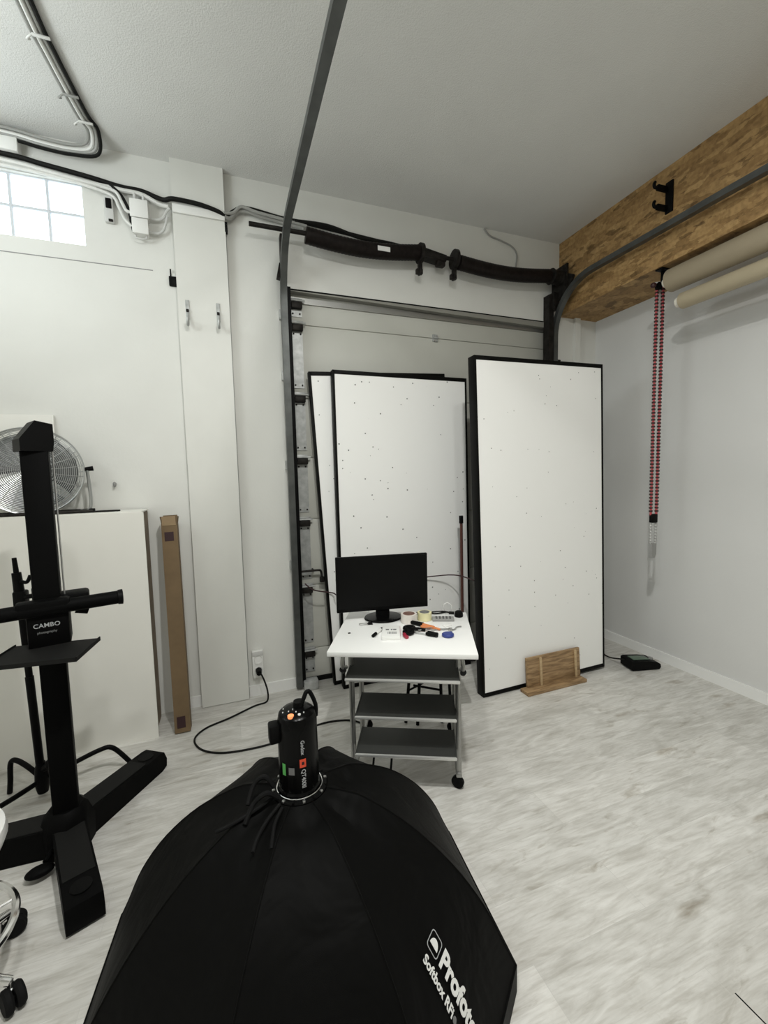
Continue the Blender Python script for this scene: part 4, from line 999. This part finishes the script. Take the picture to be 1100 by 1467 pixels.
for k in range(5):
    a = R(-14 + 72 * k); d = Vector((math.cos(a), math.sin(a), 0))
    q = MB(); q.tube([d * .03 + Vector((0, 0, .115)), d * .12 + Vector((0, 0, .105)), d * .225 + Vector((0, 0, .078))], lambda t_: .020 - .008 * t_, seg=12, smooth=4); lg = q.build('leg', M['chrome'], so)
    q = MB(); p = d * .222; q.cyl(p + Vector((0, 0, .08)), p + Vector((0, 0, .05)), .008, seg=10); q.box(p + Vector((0, 0, .052)), (.022, .036, .018), rot=(0, 0, a), bevel=.004); cst = q.build('caster', M['chrome'], lg)
    ax = Matrix.Rotation(a + .9, 3, 'Z') @ Vector((1, 0, 0)); pw = p + Matrix.Rotation(a + .9, 3, 'Z') @ Vector((0, -.012, .034))
    q = MB()
    for s in (-1, 1): q.lathe([(.0, -.011), (.029, -.011), (.034, -.005), (.034, .005), (.029, .011), (.0, .011)], pw + ax * s * .014, 24, ax)
    q.cyl(pw - ax * .02, pw + ax * .02, .006, seg=8); q.build('caster_wheels', M['rubber'], so)

# ------------------------------------------------------------------ paper rolls, chain and bracket at right
pr1 = thing('paper_roll', 'upper kraft paper background roll hung under the strand-board beam', 'paper roll', (2.80, 2.06, 2.745))
q = MB(); q.lathe([(.028, 0), (.070, 0), (.072, .004), (.072, 2.7), (.028, 2.7)], (2.80, 2.06, 2.745), 40, (0, -1, 0)); q.build('paper', M['paper_roll'], pr1, True)
q = MB(); q.cyl((2.80, 2.10, 2.745), (2.80, -.66, 2.745), .027, seg=20); q.build('core', M['paper_core'], pr1, True)
pr2 = thing('paper_roll', 'lower beige paper background roll behind the red chain', 'paper roll', (2.81, 2.0, 2.590))
q = MB(); q.lathe([(.030, 0), (.048, 0), (.050, .003), (.050, 2.6), (.030, 2.6)], (2.81, 1.985, 2.590), 36, (0, -1, 0)); q.build('paper', M['paper_roll2'], pr2, True)
q = MB(); q.lathe([(.022, 0), (.031, 0), (.031, 2.7), (.022, 2.7)], (2.81, 2.015, 2.590), 28, (0, -1, 0), close=True); q.build('core', M['paper_core'], pr2, True)
rb = thing('roll_bracket', 'black bracket with white sprocket carrying the paper rolls', 'bracket', (2.81, 2.11, 2.838))
q = MB(); q.box((2.80, 2.105, 2.832), (.10, .05, .010), bevel=.002); q.box((2.80, 2.112, 2.795), (.035, .008, .075), bevel=.002); q.build('hanger', M['black'], rb, True)
q = MB(); q.box((2.835, 2.155, 2.665), (.045, .006, .17), bevel=.002); q.box((2.82, 2.135, 2.752), (.03, .046, .006)); q.build('side_plate', M['off_plastic'], rb, True)
q = MB(); q.lathe([(.0, -.008), (.026, -.008), (.022, 0), (.026, .008), (0, .008)], (2.785, 2.130, 2.738), 28, (0, 1, 0)); q.build('sprocket', M['black'], rb, True)
q = MB(); q.box((2.775, 2.132, 2.760), (.07, .014, .010), rot=(0, R(-14), 0), bevel=.003); q.build('guide', M['text_white'], rb, True)
q = MB(); q.sphere((2.737, 2.13, 2.738), .018); q.build('end_knob', M['bead'], rb, True)

ch = thing('pull_chain', 'red beaded pull chain hanging in front of the right wall', 'chain', (2.79, 2.14, .93))
CXx, CYy = 2.806, 2.135
def strand(z0, z1, off, m, r, step):
    q = MB(); n = int((z0 - z1) / step)
    for i in range(n):
        z = z0 - (i + .5) * step; q.box((CXx + off, CYy - off * .3, z), (r * 2, r * 2, step * .55), bevel=r * .3)
    return q
for o_ in (-.022, .022):
    q = MB(); q.cyl((CXx + o_, CYy - o_ * .3, 2.745), (CXx + o_ * .85, CYy - o_ * .25, 1.19), .0078, seg=10); q.build('cord', M['chain_red'], ch, True)
    strand(2.735, 1.20, o_ * .93, 'bead', .0095, .0235).build('beads', M['bead'], ch, True)
    q = MB(); q.cyl((CXx + o_ * .85, CYy - o_ * .25, 1.14), (CXx + o_ * .75, CYy - o_ * .2, .99), .003, seg=8); q.build('cord', M['text_white'], ch, True)
    strand(1.14, .985, o_ * .8, 'bead_grey', .006, .021).build('beads', M['bead_grey'], ch, True)
q = MB(); q.box((CXx, CYy, 1.168), (.050, .03, .062), bevel=.005); q.build('connector', M['black'], ch, True)
q = MB(); q.prism([(-.022, .055), (.022, .055), (.022, -.02), (.008, -.05), (-.022, -.05)], .024, Matrix.Translation((CXx, CYy, .935)) @ Matrix.Rotation(PI / 2, 4, 'X')); q.build('weight', M['grey_weight'], ch, True, bevel=.004)

bk = thing('double_hook', 'black double-armed hook screwed to the strand-board beam', 'hook', (2.74, 2.035, 3.24))
q = MB(); q.box((-.005, 0, .0), (.010, .05, .19), bevel=.002); q.build('plate', M['black'], bk)
for z in (.055, -.062):
    q = MB(); q.box((-.045, .02, z), (.08, .02, .034), rot=(0, R(4), R(-8)), bevel=.004); q.tube([(-.08, .025, z), (-.098, .03, z + .004), (-.104, .03, z + .022), (-.096, .03, z + .034)], .010, smooth=3); q.build('arm', M['black'], bk)

GROUPS = {'coat_hook': 'coat hooks on the pilaster', 'junction_box': 'white junction boxes on the wall', 'studio_flat': 'black-framed white flats',
          'tape_roll': 'tape rolls on the desk', 'ceiling_cable': 'cables clipped along the ceiling', 'wall_cable': 'cables along the back wall',
          'cable_clip': 'clips of the ceiling cable bundle', 'paper_roll': 'background paper rolls', 'door_track': 'garage door tracks', 'hanging_cable': 'cables hanging under the desk'}
for o in list(scene.objects):
    b_ = o.name.split('.')[0]
    if o.parent is None and b_ in GROUPS: o['group'] = GROUPS[b_]

# ------------------------------------------------------------------ lights and camera
def area(name, loc, size, sizey, power, color, rot=None, target=None):
    l = bpy.data.lights.new(name, 'AREA'); l.shape = 'RECTANGLE'; l.size = size; l.size_y = sizey; l.energy = power; l.color = color
    o = bpy.data.objects.new(name, l); col.objects.link(o); o.location = loc
    if target is not None: o.rotation_euler = (Vector(target) - Vector(loc)).to_track_quat('-Z', 'Y').to_euler()
    elif rot: o.rotation_euler = rot
    return o
LC = (1.0, 1.0, .965)
area('ceiling_lamp_light', (-.22, .22, 3.36), .12, .10, 26, LC)
area('ceiling_lamp_light', (.45, .30, 3.36), .12, .10, 84, LC)
area('ceiling_lamp_light', (.95, .50, 3.36), .12, .10, 14, LC)
area('rear_fill_light', (.2, -2.0, 3.36), 1.2, .2, 8, LC)  # weak fill added out of view at the rear, no fixture there
area('left_window_light', (LX + .04, 1.75, 2.85), 1.2, .6, 46, (.92, .985, 1.0), target=(-.8, 2.0, 3.45))
w = bpy.data.worlds.new('room'); scene.world = w; w.use_nodes = True
w.node_tree.nodes['Background'].inputs['Color'].default_value = (.9, .95, 1, 1); w.node_tree.nodes['Background'].inputs['Strength'].default_value = .3

cam = bpy.data.cameras.new('camera'); co = bpy.data.objects.new('camera', cam); col.objects.link(co)
cam.sensor_fit = 'HORIZONTAL'; cam.sensor_width = 36; cam.lens = 606.37 / 1100 * 36; cam.clip_start = .02
yaw, pitch, roll = R(-20.137), R(-4.678), R(-1.338)
f = Vector((-math.sin(yaw) * math.cos(pitch), math.cos(yaw) * math.cos(pitch), math.sin(pitch)))
r0 = Vector((math.cos(yaw), math.sin(yaw), 0)); u0 = r0.cross(f)
r2 = math.cos(roll) * r0 + math.sin(roll) * u0; u2 = -math.sin(roll) * r0 + math.cos(roll) * u0
co.matrix_world = Matrix(((r2.x, u2.x, -f.x, 0), (r2.y, u2.y, -f.y, 0), (r2.z, u2.z, -f.z, 1.5), (0, 0, 0, 1)))
scene.camera = co
scene.view_settings.view_transform = 'Standard'; scene.view_settings.look = 'None'
scene.view_settings.exposure = -0.56; scene.view_settings.gamma = 1.0; scene.view_settings.use_curve_mapping = False
